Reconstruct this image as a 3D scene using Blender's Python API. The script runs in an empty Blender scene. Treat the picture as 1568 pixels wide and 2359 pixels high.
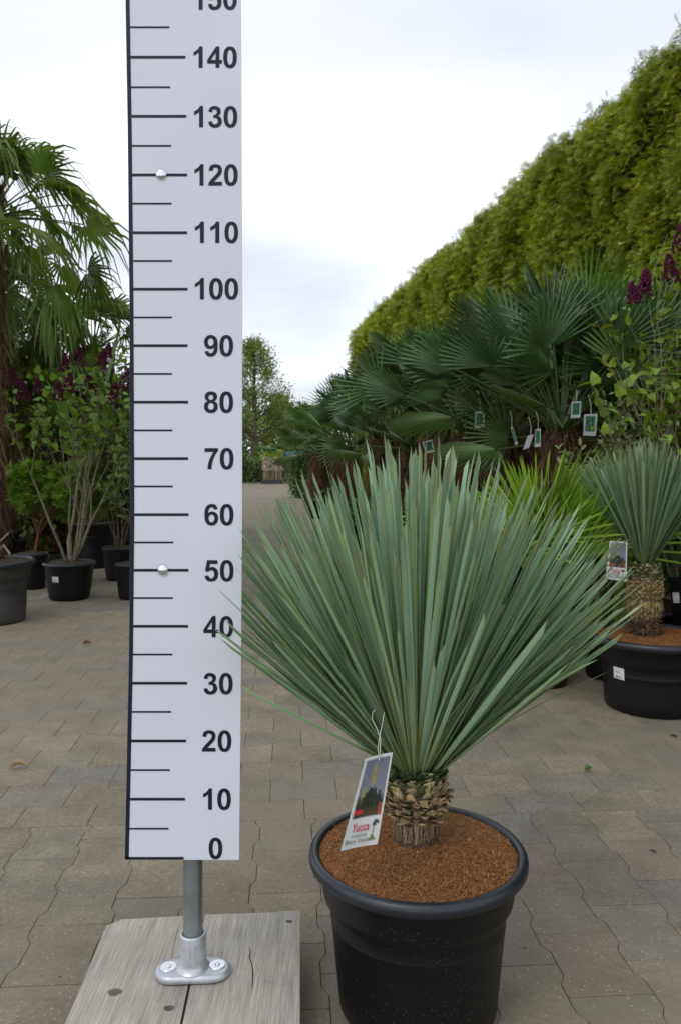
import bpy, math, random
import numpy as np
from mathutils import Vector, Matrix
from mathutils.geometry import tessellate_polygon
random.seed(7); RNG = np.random.default_rng(7)
PI = math.pi
sc = bpy.context.scene
COL = sc.collection

# ------------------------------------------------------------------ camera
CAMH, FPX, VH, UC = 0.98, 1850.0, 1060.0, 784.0      # metres, focal length in photo pixels, horizon row, centre column
cd = bpy.data.cameras.new('camera'); cam = bpy.data.objects.new('camera', cd); COL.objects.link(cam)
cam.location = (0, 0, CAMH); cam.rotation_euler = (math.radians(90), 0, 0)
cd.sensor_fit = 'VERTICAL'; cd.sensor_height = 36; cd.sensor_width = 24
cd.lens = 36*FPX/2358.0
cd.shift_y = -(1179.0-VH)/2358.0
cd.clip_start = 0.05; cd.clip_end = 2000
cd.dof.use_dof = True; cd.dof.focus_distance = 1.40; cd.dof.aperture_fstop = 14
sc.camera = cam

def at(u, v, Y):                                     # world point seen at photo pixel (u, v) at depth Y
    return Vector(((u-UC)/FPX*Y, Y, CAMH-(v-VH)/FPX*Y))
def gx(u, Y): return (u-UC)/FPX*Y
def gz(v, Y): return CAMH-(v-VH)/FPX*Y

# ------------------------------------------------------------------ world (overcast sky)
SUN_EL, SUN_AZ = math.radians(52), math.radians(200)
w = bpy.data.worlds.new('World'); sc.world = w; w.use_nodes = True
nt = w.node_tree; nt.nodes.clear(); N = nt.nodes; L = nt.links
out = N.new('ShaderNodeOutputWorld')
sky = N.new('ShaderNodeTexSky'); sky.sky_type = 'NISHITA'; sky.sun_disc = False
sky.sun_elevation = SUN_EL; sky.sun_rotation = SUN_AZ
bg1 = N.new('ShaderNodeBackground'); bg1.inputs['Strength'].default_value = 0.1
L.new(sky.outputs[0], bg1.inputs['Color'])
tc = N.new('ShaderNodeTexCoord'); sep = N.new('ShaderNodeSeparateXYZ'); L.new(tc.outputs['Generated'], sep.inputs[0])
def wm(op, a, b):
    n = N.new('ShaderNodeMath'); n.operation = op
    for i, x in enumerate((a, b)):
        if x is None: continue
        if isinstance(x, (int, float)): n.inputs[i].default_value = x
        else: L.new(x, n.inputs[i])
    return n.outputs[0]
zc = wm('ADD', wm('MAXIMUM', sep.outputs['Z'], 0.0), 0.16)
cx = wm('DIVIDE', sep.outputs['X'], zc); cy = wm('DIVIDE', sep.outputs['Y'], zc)
cmb = N.new('ShaderNodeCombineXYZ'); L.new(cx, cmb.inputs[0]); L.new(cy, cmb.inputs[1])
mp = N.new('ShaderNodeMapping'); mp.inputs['Location'].default_value = (3.1, 1.7, 0.4); mp.inputs['Scale'].default_value = (1.0, 1.3, 1)
mp.inputs['Rotation'].default_value = (0, 0, 0.5)
L.new(cmb.outputs[0], mp.inputs['Vector'])
nz = N.new('ShaderNodeTexNoise'); nz.inputs['Scale'].default_value = 0.62; nz.inputs['Detail'].default_value = 5; nz.inputs['Roughness'].default_value = 0.45
L.new(mp.outputs[0], nz.inputs['Vector'])
cr = N.new('ShaderNodeValToRGB'); e = cr.color_ramp.elements
e[0].position = 0.40; e[0].color = (0.70, 0.745, 0.82, 1)
e[1].position = 0.60; e[1].color = (1.22, 1.23, 1.24, 1)
m_ = cr.color_ramp.elements.new(0.49); m_.color = (.86, .895, .96, 1)
L.new(nz.outputs['Fac'], cr.inputs[0])
bg2 = N.new('ShaderNodeBackground'); bg2.inputs['Strength'].default_value = 1.0
L.new(cr.outputs[0], bg2.inputs['Color'])
mx = N.new('ShaderNodeMixShader'); mx.inputs[0].default_value = 0.9
L.new(bg1.outputs[0], mx.inputs[1]); L.new(bg2.outputs[0], mx.inputs[2]); L.new(mx.outputs[0], out.inputs['Surface'])

sd = bpy.data.lights.new('sun', 'SUN'); sd.energy = 0.7; sd.angle = math.radians(25); sd.color = (1.0, 0.96, 0.9)
so = bpy.data.objects.new('sun', sd); COL.objects.link(so)
so.rotation_euler = (math.radians(90)-SUN_EL, 0, math.radians(-35))

sc.view_settings.view_transform = 'Standard'; sc.view_settings.look = 'None'
sc.view_settings.exposure = 0.28; sc.view_settings.gamma = 1
sc.render.engine = 'CYCLES'
sc.cycles.use_denoising = True
sc.cycles.max_bounces = 8; sc.cycles.diffuse_bounces = 4; sc.cycles.transparent_max_bounces = 8
sc.cycles.caustics_reflective = False; sc.cycles.caustics_refractive = False

# ------------------------------------------------------------------ materials
def mat(name, color=(0.5, 0.5, 0.5), rough=0.6, metal=0.0, attr=False, transl=0.0, bump=None, var=None, spec=0.5, build=None):
    m = bpy.data.materials.new(name); m.use_nodes = True
    t = m.node_tree; n = t.nodes; l = t.links
    b = n['Principled BSDF']
    b.inputs['Roughness'].default_value = rough; b.inputs['Metallic'].default_value = metal
    b.inputs['Specular IOR Level'].default_value = spec
    src = None
    if attr:
        a = n.new('ShaderNodeAttribute'); a.attribute_name = 'Col'; src = a.outputs['Color']
    else:
        r = n.new('ShaderNodeRGB'); r.outputs[0].default_value = (*color, 1); src = r.outputs[0]
    tcn = n.new('ShaderNodeTexCoord')
    if var:                                          # (scale, amount): natural blotchy variation of the surface
        nn = n.new('ShaderNodeTexNoise'); nn.inputs['Scale'].default_value = var[0]; nn.inputs['Detail'].default_value = 6
        l.new(tcn.outputs['Object'], nn.inputs['Vector'])
        mr = n.new('ShaderNodeMapRange'); mr.inputs['From Min'].default_value = 0.3; mr.inputs['From Max'].default_value = 0.7
        mr.inputs['To Min'].default_value = 1-var[1]; mr.inputs['To Max'].default_value = 1+var[1]
        l.new(nn.outputs['Fac'], mr.inputs['Value'])
        vm = n.new('ShaderNodeVectorMath'); vm.operation = 'SCALE'
        l.new(src, vm.inputs[0]); l.new(mr.outputs[0], vm.inputs['Scale']); src = vm.outputs[0]
    l.new(src, b.inputs['Base Color'])
    if bump:                                         # (scale, distance, strength)
        bn = n.new('ShaderNodeTexNoise'); bn.inputs['Scale'].default_value = bump[0]; bn.inputs['Detail'].default_value = 5
        l.new(tcn.outputs['Object'], bn.inputs['Vector'])
        bp = n.new('ShaderNodeBump'); bp.inputs['Distance'].default_value = bump[1]; bp.inputs['Strength'].default_value = bump[2]
        l.new(bn.outputs['Fac'], bp.inputs['Height']); l.new(bp.outputs[0], b.inputs['Normal'])
    if transl:
        tr = n.new('ShaderNodeBsdfTranslucent'); mxs = n.new('ShaderNodeMixShader'); mxs.inputs[0].default_value = transl
        g = n.new('ShaderNodeVectorMath'); g.operation = 'MULTIPLY'; g.inputs[1].default_value = (1.3, 1.25, 0.6)
        l.new(src, g.inputs[0]); l.new(g.outputs[0], tr.inputs['Color'])
        l.new(b.outputs[0], mxs.inputs[1]); l.new(tr.outputs[0], mxs.inputs[2])
        l.new(mxs.outputs[0], n['Material Output'].inputs['Surface'])
    if build: build(m, t, b, src)
    return m

def paving_extra(m, t, b, src):
    n, l = t.nodes, t.links
    tcn = n.new('ShaderNodeTexCoord')
    # large weather stains, medium blotches, fine aggregate specks
    def noise(scale, detail=5, rough=0.55):
        x = n.new('ShaderNodeTexNoise'); x.inputs['Scale'].default_value = scale; x.inputs['Detail'].default_value = detail
        x.inputs['Roughness'].default_value = rough; l.new(tcn.outputs['Object'], x.inputs['Vector']); return x.outputs['Fac']
    def rng(v, a0, a1, b0, b1):
        x = n.new('ShaderNodeMapRange'); x.inputs['From Min'].default_value = a0; x.inputs['From Max'].default_value = a1
        x.inputs['To Min'].default_value = b0; x.inputs['To Max'].default_value = b1; l.new(v, x.inputs['Value']); return x.outputs[0]
    def mul(a, f):
        x = n.new('ShaderNodeVectorMath'); x.operation = 'SCALE'; l.new(a, x.inputs[0]); l.new(f, x.inputs['Scale']); return x.outputs[0]
    c = mul(src, rng(noise(1.3), .3, .7, .80, 1.12))
    c = mul(c, rng(noise(9), .3, .7, .76, 1.18))
    c = mul(c, rng(noise(75, 3), .3, .7, .80, 1.22))
    c = mul(c, rng(noise(350, 2, .7), .3, .7, .55, 1.5))
    dm = n.new('ShaderNodeMix'); dm.data_type = 'RGBA'; dm.inputs[7].default_value = (.205, .178, .135, 1)
    l.new(rng(noise(.8, 6, .6), .38, .58, 0, .72), dm.inputs[0]); l.new(c, dm.inputs[6]); c = dm.outputs[2]
    vo = n.new('ShaderNodeTexVoronoi'); vo.inputs['Scale'].default_value = 130; l.new(tcn.outputs['Object'], vo.inputs['Vector'])
    sm = n.new('ShaderNodeSeparateXYZ'); l.new(vo.outputs['Color'], sm.inputs[0])
    pick = n.new('ShaderNodeMath'); pick.operation = 'GREATER_THAN'; pick.inputs[1].default_value = .9; l.new(sm.outputs['X'], pick.inputs[0])
    near = n.new('ShaderNodeMath'); near.operation = 'LESS_THAN'; near.inputs[1].default_value = .26; l.new(vo.outputs['Distance'], near.inputs[0])
    both = n.new('ShaderNodeMath'); both.operation = 'MULTIPLY'; l.new(pick.outputs[0], both.inputs[0]); l.new(near.outputs[0], both.inputs[1])
    fac = n.new('ShaderNodeMath'); fac.operation = 'MULTIPLY'; fac.inputs[1].default_value = .5; l.new(both.outputs[0], fac.inputs[0])
    mixn = n.new('ShaderNodeMix'); mixn.data_type = 'RGBA'; mixn.inputs[7].default_value = (.46, .45, .42, 1)
    l.new(fac.outputs[0], mixn.inputs[0]); l.new(c, mixn.inputs[6])
    l.new(mixn.outputs[2], b.inputs['Base Color'])
    bp = n.new('ShaderNodeBump'); bp.inputs['Distance'].default_value = .0015; bp.inputs['Strength'].default_value = .6
    l.new(noise(220, 4, .7), bp.inputs['Height']); l.new(bp.outputs[0], b.inputs['Normal'])

def wood_extra(m, t, b, src):
    n, l = t.nodes, t.links
    tcn = n.new('ShaderNodeTexCoord')
    mpn = n.new('ShaderNodeMapping'); mpn.inputs['Scale'].default_value = (1.5, 0.045, 1); l.new(tcn.outputs['Object'], mpn.inputs['Vector'])
    dn = n.new('ShaderNodeTexNoise'); dn.inputs['Scale'].default_value = 6; dn.inputs['Detail'].default_value = 2; l.new(tcn.outputs['Object'], dn.inputs['Vector'])
    va = n.new('ShaderNodeVectorMath'); va.operation = 'MULTIPLY_ADD'; va.inputs[1].default_value = (.007, 0, 0)
    l.new(dn.outputs['Color'], va.inputs[0]); l.new(mpn.outputs[0], va.inputs[2])
    def rng(v, a0, a1, b0, b1):
        x = n.new('ShaderNodeMapRange'); x.inputs['From Min'].default_value = a0; x.inputs['From Max'].default_value = a1
        x.inputs['To Min'].default_value = b0; x.inputs['To Max'].default_value = b1; l.new(v, x.inputs['Value']); return x.outputs[0]
    def mul(a, f):
        x = n.new('ShaderNodeVectorMath'); x.operation = 'SCALE'; l.new(a, x.inputs[0]); l.new(f, x.inputs['Scale']); return x.outputs[0]
    g1 = n.new('ShaderNodeTexNoise'); g1.inputs['Scale'].default_value = 230; g1.inputs['Detail'].default_value = 4; g1.inputs['Roughness'].default_value = .65; l.new(va.outputs[0], g1.inputs['Vector'])
    g2 = n.new('ShaderNodeTexNoise'); g2.inputs['Scale'].default_value = 28; g2.inputs['Detail'].default_value = 4; l.new(va.outputs[0], g2.inputs['Vector'])
    g3 = n.new('ShaderNodeTexNoise'); g3.inputs['Scale'].default_value = 7; g3.inputs['Detail'].default_value = 5; l.new(tcn.outputs['Object'], g3.inputs['Vector'])
    c = mul(mul(mul(src, rng(g1.outputs['Fac'], .35, .68, .70, 1.18)), rng(g2.outputs['Fac'], .3, .7, .82, 1.12)), rng(g3.outputs['Fac'], .3, .7, .85, 1.12))
    # brown stains that run with the grain
    mp2 = n.new('ShaderNodeMapping'); mp2.inputs['Scale'].default_value = (1, 0.3, 1); l.new(tcn.outputs['Object'], mp2.inputs['Vector'])
    g4 = n.new('ShaderNodeTexNoise'); g4.inputs['Scale'].default_value = 16; g4.inputs['Detail'].default_value = 4; l.new(mp2.outputs[0], g4.inputs['Vector'])
    mixn = n.new('ShaderNodeMix'); mixn.data_type = 'RGBA'; mixn.inputs[7].default_value = (.16, .12, .085, 1)
    l.new(rng(g4.outputs['Fac'], .60, .74, 0, .55), mixn.inputs[0]); l.new(c, mixn.inputs[6])
    l.new(mixn.outputs[2], b.inputs['Base Color'])
    bp = n.new('ShaderNodeBump'); bp.inputs['Distance'].default_value = .002; bp.inputs['Strength'].default_value = .6
    l.new(g1.outputs['Fac'], bp.inputs['Height']); l.new(bp.outputs[0], b.inputs['Normal'])

def pot_extra(m, t, b, src):                         # dusty specks and splashes on black plastic
    n, l = t.nodes, t.links
    tcn = n.new('ShaderNodeTexCoord')
    vo = n.new('ShaderNodeTexVoronoi'); vo.inputs['Scale'].default_value = 190; l.new(tcn.outputs['Object'], vo.inputs['Vector'])
    nn = n.new('ShaderNodeTexNoise'); nn.inputs['Scale'].default_value = 9; nn.inputs['Detail'].default_value = 4; l.new(tcn.outputs['Object'], nn.inputs['Vector'])
    sm = n.new('ShaderNodeSeparateXYZ'); l.new(vo.outputs['Color'], sm.inputs[0])
    th = n.new('ShaderNodeMapRange'); th.inputs['From Min'].default_value = .4; th.inputs['From Max'].default_value = .75
    th.inputs['To Min'].default_value = 1.0; th.inputs['To Max'].default_value = .55; l.new(nn.outputs['Fac'], th.inputs['Value'])
    pick = n.new('ShaderNodeMath'); pick.operation = 'GREATER_THAN'; l.new(sm.outputs['X'], pick.inputs[0]); l.new(th.outputs[0], pick.inputs[1])
    near = n.new('ShaderNodeMath'); near.operation = 'LESS_THAN'; near.inputs[1].default_value = .3; l.new(vo.outputs['Distance'], near.inputs[0])
    both = n.new('ShaderNodeMath'); both.operation = 'MULTIPLY'; l.new(pick.outputs[0], both.inputs[0]); l.new(near.outputs[0], both.inputs[1])
    fac = n.new('ShaderNodeMath'); fac.operation = 'MULTIPLY'; fac.inputs[1].default_value = .22; l.new(both.outputs[0], fac.inputs[0])
    mixn = n.new('ShaderNodeMix'); mixn.data_type = 'RGBA'; mixn.inputs[7].default_value = (.16, .13, .09, 1)
    l.new(fac.outputs[0], mixn.inputs[0]); l.new(src, mixn.inputs[6]); l.new(mixn.outputs[2], b.inputs['Base Color'])

M = {}
M['paving'] = mat('paving', attr=True, rough=.9, spec=.25, build=paving_extra)
M['joint'] = mat('joint_sand', (.105, .09, .065), .95, var=(14, .55), spec=.2)
M['grass'] = mat('grass_field', (.10, .15, .03), .9, var=(3, .35), spec=.2)
M['wood'] = mat('weathered_wood', attr=True, rough=.85, spec=.25, build=wood_extra)
M['panel'] = mat('white_panel', (.67, .70, .78), .5, var=(5, .03), spec=.2)
M['ink'] = mat('dark_print', (.010, .016, .030), .5, spec=.25)
M['steel'] = mat('galvanised_steel', (.30, .33, .35), .36, .75, var=(18, .25), bump=(60, .0006, .3))
M['cast'] = mat('cast_flange', (.52, .54, .58), .42, .55, var=(40, .15), bump=(150, .0008, .5))
M['chrome'] = mat('bright_metal', (.75, .78, .80), .22, .95)
M['pot'] = mat('black_plastic', (.0040, .0043, .0052), .44, spec=.35, bump=(280, .0006, .35), build=pot_extra)
M['pot_rim'] = mat('black_plastic_rim', (.013, .016, .023), .40, spec=.55, var=(14, .2), bump=(160, .0008, .25))
M['pot_dusty'] = mat('dusty_black_plastic', (.045, .043, .040), .65, var=(6, .5), bump=(100, .0015, .4))
M['leaf'] = mat('leaf', attr=True, rough=.5, transl=.25, spec=.35)
M['glossleaf'] = mat('palm_leaf', attr=True, rough=.38, transl=.15, spec=.45)
M['yucca'] = mat('yucca_leaf', attr=True, rough=.40, transl=.10, spec=.40)
M['dry'] = mat('dry_matter', attr=True, rough=.85, spec=.2)
M['bark'] = mat('bark', attr=True, rough=.9, var=(40, .35), bump=(60, .004, .6), spec=.2)
M['petal'] = mat('petal', attr=True, rough=.7, transl=.2, spec=.2)
M['print'] = mat('printed_card', attr=True, rough=.35, spec=.4)
M['string'] = mat('white_string', (.55, .56, .50), .6)
M['card'] = mat('card', (.62, .64, .66), .45)
M['paint'] = mat('painted_metal', attr=True, rough=.5)
M['terra'] = mat('terracotta', (.42, .15, .08), .8, var=(8, .2))

# ------------------------------------------------------------------ mesh building
class MB:
    def __init__(s): s.V = []; s.F = []; s.C = []; s.I = []; s.n = 0
    def add(s, V, F, C, mi=0):
        """V (n,3); F list of index tuples or an array (m,k); C colour (3,) or (n,3)"""
        V = np.asarray(V, float).reshape(-1, 3); C = np.asarray(C, float)
        if C.ndim == 1: C = np.tile(C, (len(V), 1))
        if isinstance(F, np.ndarray): F = [F]
        else:
            by = {}
            for f in F: by.setdefault(len(f), []).append(f)
            F = [np.array(x, int) for x in by.values()]
        for a in F:
            s.F.append(a+s.n); s.I.append(np.full(len(a), mi))
        s.V.append(V); s.C.append(C); s.n += len(V)
    def scatter(s, tV, tF, mats, pos, cols, mi=0, tC=None):
        """copies of a template: mats (N,3,3), pos (N,3), cols (N,3)"""
        tV = np.asarray(tV, float); n = len(pos); k = len(tV)
        V = (np.einsum('nij,kj->nki', mats, tV)+pos[:, None, :]).reshape(-1, 3)
        C = np.repeat(cols, k, 0)
        if tC is not None: C = C*np.tile(np.asarray(tC), (n, 1))
        by = {}
        for f in tF: by.setdefault(len(f), []).append(f)
        F = []
        for x in by.values():
            a = np.array(x, int)
            F.append((a[None]+(np.arange(n)*k)[:, None, None]).reshape(-1, a.shape[1]))
        for a in F:
            s.F.append(a+s.n); s.I.append(np.full(len(a), mi))
        s.V.append(V); s.C.append(C); s.n += len(V)
    def build(s, name, mats, parent=None, smooth=False, origin=None):
        me = bpy.data.meshes.new(name)
        V = np.concatenate(s.V); C = np.concatenate(s.C)
        if origin is not None: V = V-np.array(origin)
        tot = np.concatenate([np.full(len(a), a.shape[1]) for a in s.F])
        idx = np.concatenate([a.reshape(-1) for a in s.F])
        start = np.concatenate([[0], np.cumsum(tot)[:-1]])
        me.vertices.add(len(V)); me.vertices.foreach_set('co', V.astype(np.float32).reshape(-1))
        me.loops.add(len(idx)); me.loops.foreach_set('vertex_index', idx.astype(np.int32))
        me.polygons.add(len(tot)); me.polygons.foreach_set('loop_start', start.astype(np.int32)); me.polygons.foreach_set('loop_total', tot.astype(np.int32))
        me.polygons.foreach_set('material_index', np.concatenate(s.I).astype(np.int32))
        me.update(calc_edges=True)
        ca = me.color_attributes.new('Col', 'FLOAT_COLOR', 'POINT')
        ca.data.foreach_set('color', np.concatenate([C, np.ones((len(C), 1))], 1).astype(np.float32).reshape(-1))
        me.polygons.foreach_set('use_smooth', np.full(len(tot), bool(smooth)))
        for m in (mats if isinstance(mats, (list, tuple)) else [mats]): me.materials.append(m)
        o = bpy.data.objects.new(name, me); COL.objects.link(o)
        if parent: o.parent = parent
        if origin is not None: o.location = origin
        return o

def tag(o, label=None, cat=None, group=None, kind=None):
    if label: o['label'] = label
    if cat: o['category'] = cat
    if group: o['group'] = group
    if kind: o['kind'] = kind
    return o
def thing(name, label, cat, loc=(0, 0, 0), rz=0, group=None):
    o = bpy.data.objects.new(name, None); COL.objects.link(o); o.empty_display_size = .1
    o.location = loc; o.rotation_euler = (0, 0, rz)
    return tag(o, label, cat, group)
def copy_tree(o, parent=None):
    c = o.copy(); COL.objects.link(c)
    if parent: c.parent = parent
    for ch in list(o.children): copy_tree(ch, c)
    return c

def box(mb, x0, x1, y0, y1, z0, z1, C=(.5, .5, .5), mi=0, bevel=0):
    if bevel:
        b = bevel
        pts = []
        for z, q in ((z0, b), (z0+b, 0), (z1-b, 0), (z1, b)):
            pts += [(x0+q, y0+q, z), (x1-q, y0+q, z), (x1-q, y1-q, z), (x0+q, y1-q, z)]
        F = [(3, 2, 1, 0), (12, 13, 14, 15)]
        for k in range(3):
            for i in range(4):
                j = (i+1) % 4; F.append((k*4+i, k*4+j, k*4+4+j, k*4+4+i))
        mb.add(pts, F, C, mi); return
    V = [(x0, y0, z0), (x1, y0, z0), (x1, y1, z0), (x0, y1, z0), (x0, y0, z1), (x1, y0, z1), (x1, y1, z1), (x0, y1, z1)]
    mb.add(V, [(0, 3, 2, 1), (4, 5, 6, 7), (0, 1, 5, 4), (1, 2, 6, 5), (2, 3, 7, 6), (3, 0, 4, 7)], C, mi)
def prism(mb, poly, z0, z1, C=(.5, .5, .5), mi=0):
    n = len(poly); V = [(x, y, z0) for x, y in poly]+[(x, y, z1) for x, y in poly]
    F = [tuple(range(n-1, -1, -1)), tuple(range(n, 2*n))]+[(i, (i+1) % n, n+(i+1) % n, n+i) for i in range(n)]
    mb.add(V, F, C, mi)
def lathe(mb, prof, seg=48, C=(.5, .5, .5), mi=0, centre=(0, 0, 0), jit=0.0, sx=1.0, sy=1.0):
    V = []; F = []; k = len(prof)
    for i in range(seg):
        a = 2*PI*i/seg
        for r, z in prof:
            q = 1+(random.uniform(-jit, jit) if jit else 0)
            V.append((centre[0]+r*q*math.cos(a)*sx, centre[1]+r*q*math.sin(a)*sy, centre[2]+z))
    for i in range(seg):
        j = (i+1) % seg
        for q in range(k-1): F.append((i*k+q, j*k+q, j*k+q+1, i*k+q+1))
    mb.add(V, F, C, mi)
def tube(mb, pts, rad, C, sides=6, mi=0, cap=True):
    pts = [Vector(p) for p in pts]; n = len(pts)
    if isinstance(rad, (int, float)): rad = [rad]*n
    V = []; F = []
    up = Vector((0, 0, 1)); t0 = (pts[1]-pts[0]).normalized()
    if abs(t0.z) > .9: up = Vector((1, 0, 0))
    s_ = t0.cross(up).normalized()
    for i, p in enumerate(pts):
        t = (pts[min(i+1, n-1)]-pts[max(i-1, 0)]).normalized()
        s_ = (s_-t*s_.dot(t)).normalized(); u = t.cross(s_)
        for k in range(sides):
            a = 2*PI*k/sides
            V.append(p+(s_*math.cos(a)+u*math.sin(a))*rad[i])
    for i in range(n-1):
        for k in range(sides):
            j = (k+1) % sides; F.append((i*sides+k, i*sides+j, (i+1)*sides+j, (i+1)*sides+k))
    if cap: F += [tuple(range(sides-1, -1, -1)), tuple(range((n-1)*sides, n*sides))]
    mb.add([tuple(v) for v in V], F, C, mi)

def rand_rot(n, up_bias=None, rng=RNG):
    """random rotation matrices (columns x,y,z)"""
    q = rng.normal(size=(n, 4)); q /= np.linalg.norm(q, axis=1)[:, None]
    w_, x, y, z = q.T
    return np.stack([np.stack([1-2*(y*y+z*z), 2*(x*y-z*w_), 2*(x*z+y*w_)], 1), np.stack([2*(x*y+z*w_), 1-2*(x*x+z*z), 2*(y*z-x*w_)], 1), np.stack([2*(x*z-y*w_), 2*(y*z+x*w_), 1-2*(x*x+y*y)], 1)], 1)
def frame_from(dirs, ups):
    """matrices with local Y along dirs and Z near ups"""
    d = dirs/np.linalg.norm(dirs, axis=1)[:, None]
    x = np.cross(d, ups); nx = np.linalg.norm(x, axis=1)[:, None]; x = np.where(nx < 1e-5, np.array([[1., 0, 0]]), x/np.maximum(nx, 1e-6))
    z = np.cross(x, d)
    return np.stack([x, d, z], 2)
def jcol(base, n, v=.2, hue=.1, rng=RNG):
    b = np.array(base)[None]*(1+rng.uniform(-v, v, (n, 1)))
    return np.clip(b*(1+rng.uniform(-hue, hue, (n, 3))), 0, 1)

# ------------------------------------------------------------------ ground and paving
g = MB(); g.add([(-60, -12, -.012), (60, -12, -.012), (60, 36, -.012), (-60, 36, -.012)], [(0, 1, 2, 3)], (.1, .1, .1))
tag(g.build('ground', M['joint']), 'dark sand bed under the paving of the yard', 'ground', kind='structure')
g = MB(); g.add([(-600, 36.001, -.02), (600, 36.001, -.02), (600, 900, -.02), (-600, 900, -.02)], [(0, 1, 2, 3)], (.1, .1, .1))
tag(g.build('meadow', M['grass']), 'green field beyond the end of the paved path', 'meadow', kind='structure')

def clip_poly(poly, keep):                            # keep(p) >= 0 stays
    out_ = []
    for i in range(len(poly)):
        a, b = poly[i-1], poly[i]; da, db = keep(a), keep(b)
        if (da >= 0) != (db >= 0):
            t = da/(da-db); out_.append(a+(b-a)*t)
        if db >= 0: out_.append(b)
    return out_
def pavers(mb, region, ang, origin, rng, sgn):
    """double-T pavers, long side along local y; region(x, y) says where they lie; cut along the seam line"""
    Lh, a, b, e_ = .0975, .0810, .0680, .012
    pitch = a+b
    outl = [(-a, -Lh), (a, -Lh), (a, -Lh/2-e_), (b, -Lh/2+e_), (b, Lh/2-e_), (a, Lh/2+e_), (a, Lh), (-a, Lh), (-a, Lh/2+e_), (-b, Lh/2-e_), (-b, -Lh/2+e_), (-a, -Lh/2-e_)]
    outl = np.array(outl); shr = outl*(1-.0007/np.array([.075, .0975])); ins = outl*(1-.0019/np.array([.075, .0975]))
    tV = np.concatenate([np.c_[ins, np.zeros(12)], np.c_[shr, np.full(12, -.0008)], np.c_[shr, np.full(12, -.014)]])
    tF = [tuple(range(12))]
    for r in range(2):
        for i in range(12):
            j = (i+1) % 12; tF.append((r*12+j, r*12+i, r*12+12+i, r*12+12+j))
    nx, ny = 420, 320
    c, s = math.cos(ang), math.sin(ang)
    I, J = np.meshgrid(np.arange(-nx//2, nx//2), np.arange(-ny//2, ny//2), indexing='ij')
    lx = I*pitch; ly = (J+.5*(I % 2))*2*Lh
    X = origin[0]+lx*c-ly*s; Y = origin[1]+lx*s+ly*c
    ok = region(X, Y); X = X[ok]; Y = Y[ok]
    pal = np.array([(.205, .184, .150), (.192, .176, .150), (.212, .188, .150), (.205, .172, .146), (.180, .170, .156), (.222, .195, .152), (.198, .178, .145), (.168, .163, .155)])
    seam = np.abs(side(X, Y)) < .14
    def cols_(n): return pal[rng.integers(0, len(pal), n)]*rng.uniform(.89, 1.09, (n, 1))*np.array([[1.03, 1, .93]])
    n = int((~seam).sum())
    t = np.zeros((n, 3, 3)); t[:, 0, 0] = c; t[:, 0, 1] = -s; t[:, 1, 0] = s; t[:, 1, 1] = c; t[:, 2, 2] = 1
    t[:, 2, 0] = rng.normal(0, .002, n); t[:, 2, 1] = rng.normal(0, .002, n)
    mb.scatter(tV, tF, t, np.c_[X[~seam], Y[~seam], rng.normal(0, .0003, n)], cols_(n))
    for x, y in zip(X[seam], Y[seam]):
        rings = []
        for src_, off in ((ins, .0028), (shr, .0010)):
            P = [np.array([x+p[0]*c-p[1]*s, y+p[0]*s+p[1]*c]) for p in src_]
            rings.append(clip_poly(P, lambda p, off=off: sgn*side(p[0], p[1])-off))
        A, B = rings
        if len(A) < 3 or len(A) != len(B): continue
        k = len(A); dz = rng.normal(0, .0005)
        V = [(p[0], p[1], dz) for p in A]+[(p[0], p[1], -.0008) for p in B]+[(p[0], p[1], -.012) for p in B]
        F = [tuple(range(k))]+[(r*k+(i+1) % k, r*k+i, r*k+k+i, r*k+k+(i+1) % k) for r in range(2) for i in range(k)]
        mb.add(V, F, cols_(1)[0])
ang = .065
u_ = np.array([math.cos(ang), math.sin(ang)]); v_ = np.array([-math.sin(ang), math.cos(ang)])
O_ = np.array([0., 2.20])
def side(X, Y): return (X-O_[0])*v_[0]+(Y-O_[1])*v_[1]
vis = lambda X, Y: (np.abs(X) < Y*.62+2.2)
mb = MB()
pavers(mb, lambda X, Y: (side(X, Y) < .12) & (side(X, Y) > -3.0) & vis(X, Y), ang, O_+.02*v_, RNG, -1)
pavers(mb, lambda X, Y: (side(X, Y) > -.12) & (Y < 35.9) & (X > -9) & (X < 9) & vis(X, Y), ang+PI/2, O_+.05*v_, RNG, 1)
tag(mb.build('paving', M['paving']), 'interlocking brown grey concrete pavers of the yard', 'paving', kind='structure')

# ------------------------------------------------------------------ digits (bold grotesque outlines, drawn here)
def smooth(cont, k=5):
    n = len(cont); pts = [np.array(c[:2], float) for c in cont]; cor = [len(c) > 2 for c in cont]; res = []
    for i in range(n):
        p1, p2 = pts[i], pts[(i+1) % n]
        res.append(tuple(p1))
        if cor[i] and cor[(i+1) % n]: continue
        m1 = (p2-p1)*.5 if cor[i] else (p2-pts[i-1])*.5
        m2 = (p2-p1)*.5 if cor[(i+1) % n] else (pts[(i+2) % n]-p1)*.5
        for q in range(1, k):
            t = q/k
            res.append(tuple((2*t**3-3*t*t+1)*p1+(t**3-2*t*t+t)*m1+(-2*t**3+3*t*t)*p2+(t**3-t*t)*m2))
    return res
def sup(cx_, cy_, a, b, n=2.3, k=32):
    r = []
    for i in range(k):
        t = 2*PI*i/k; c, s = math.cos(t), math.sin(t)
        r.append((cx_+a*math.copysign(abs(c)**(2/n), c), cy_+b*math.copysign(abs(s)**(2/n), s)))
    return r
c_ = 1
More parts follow.
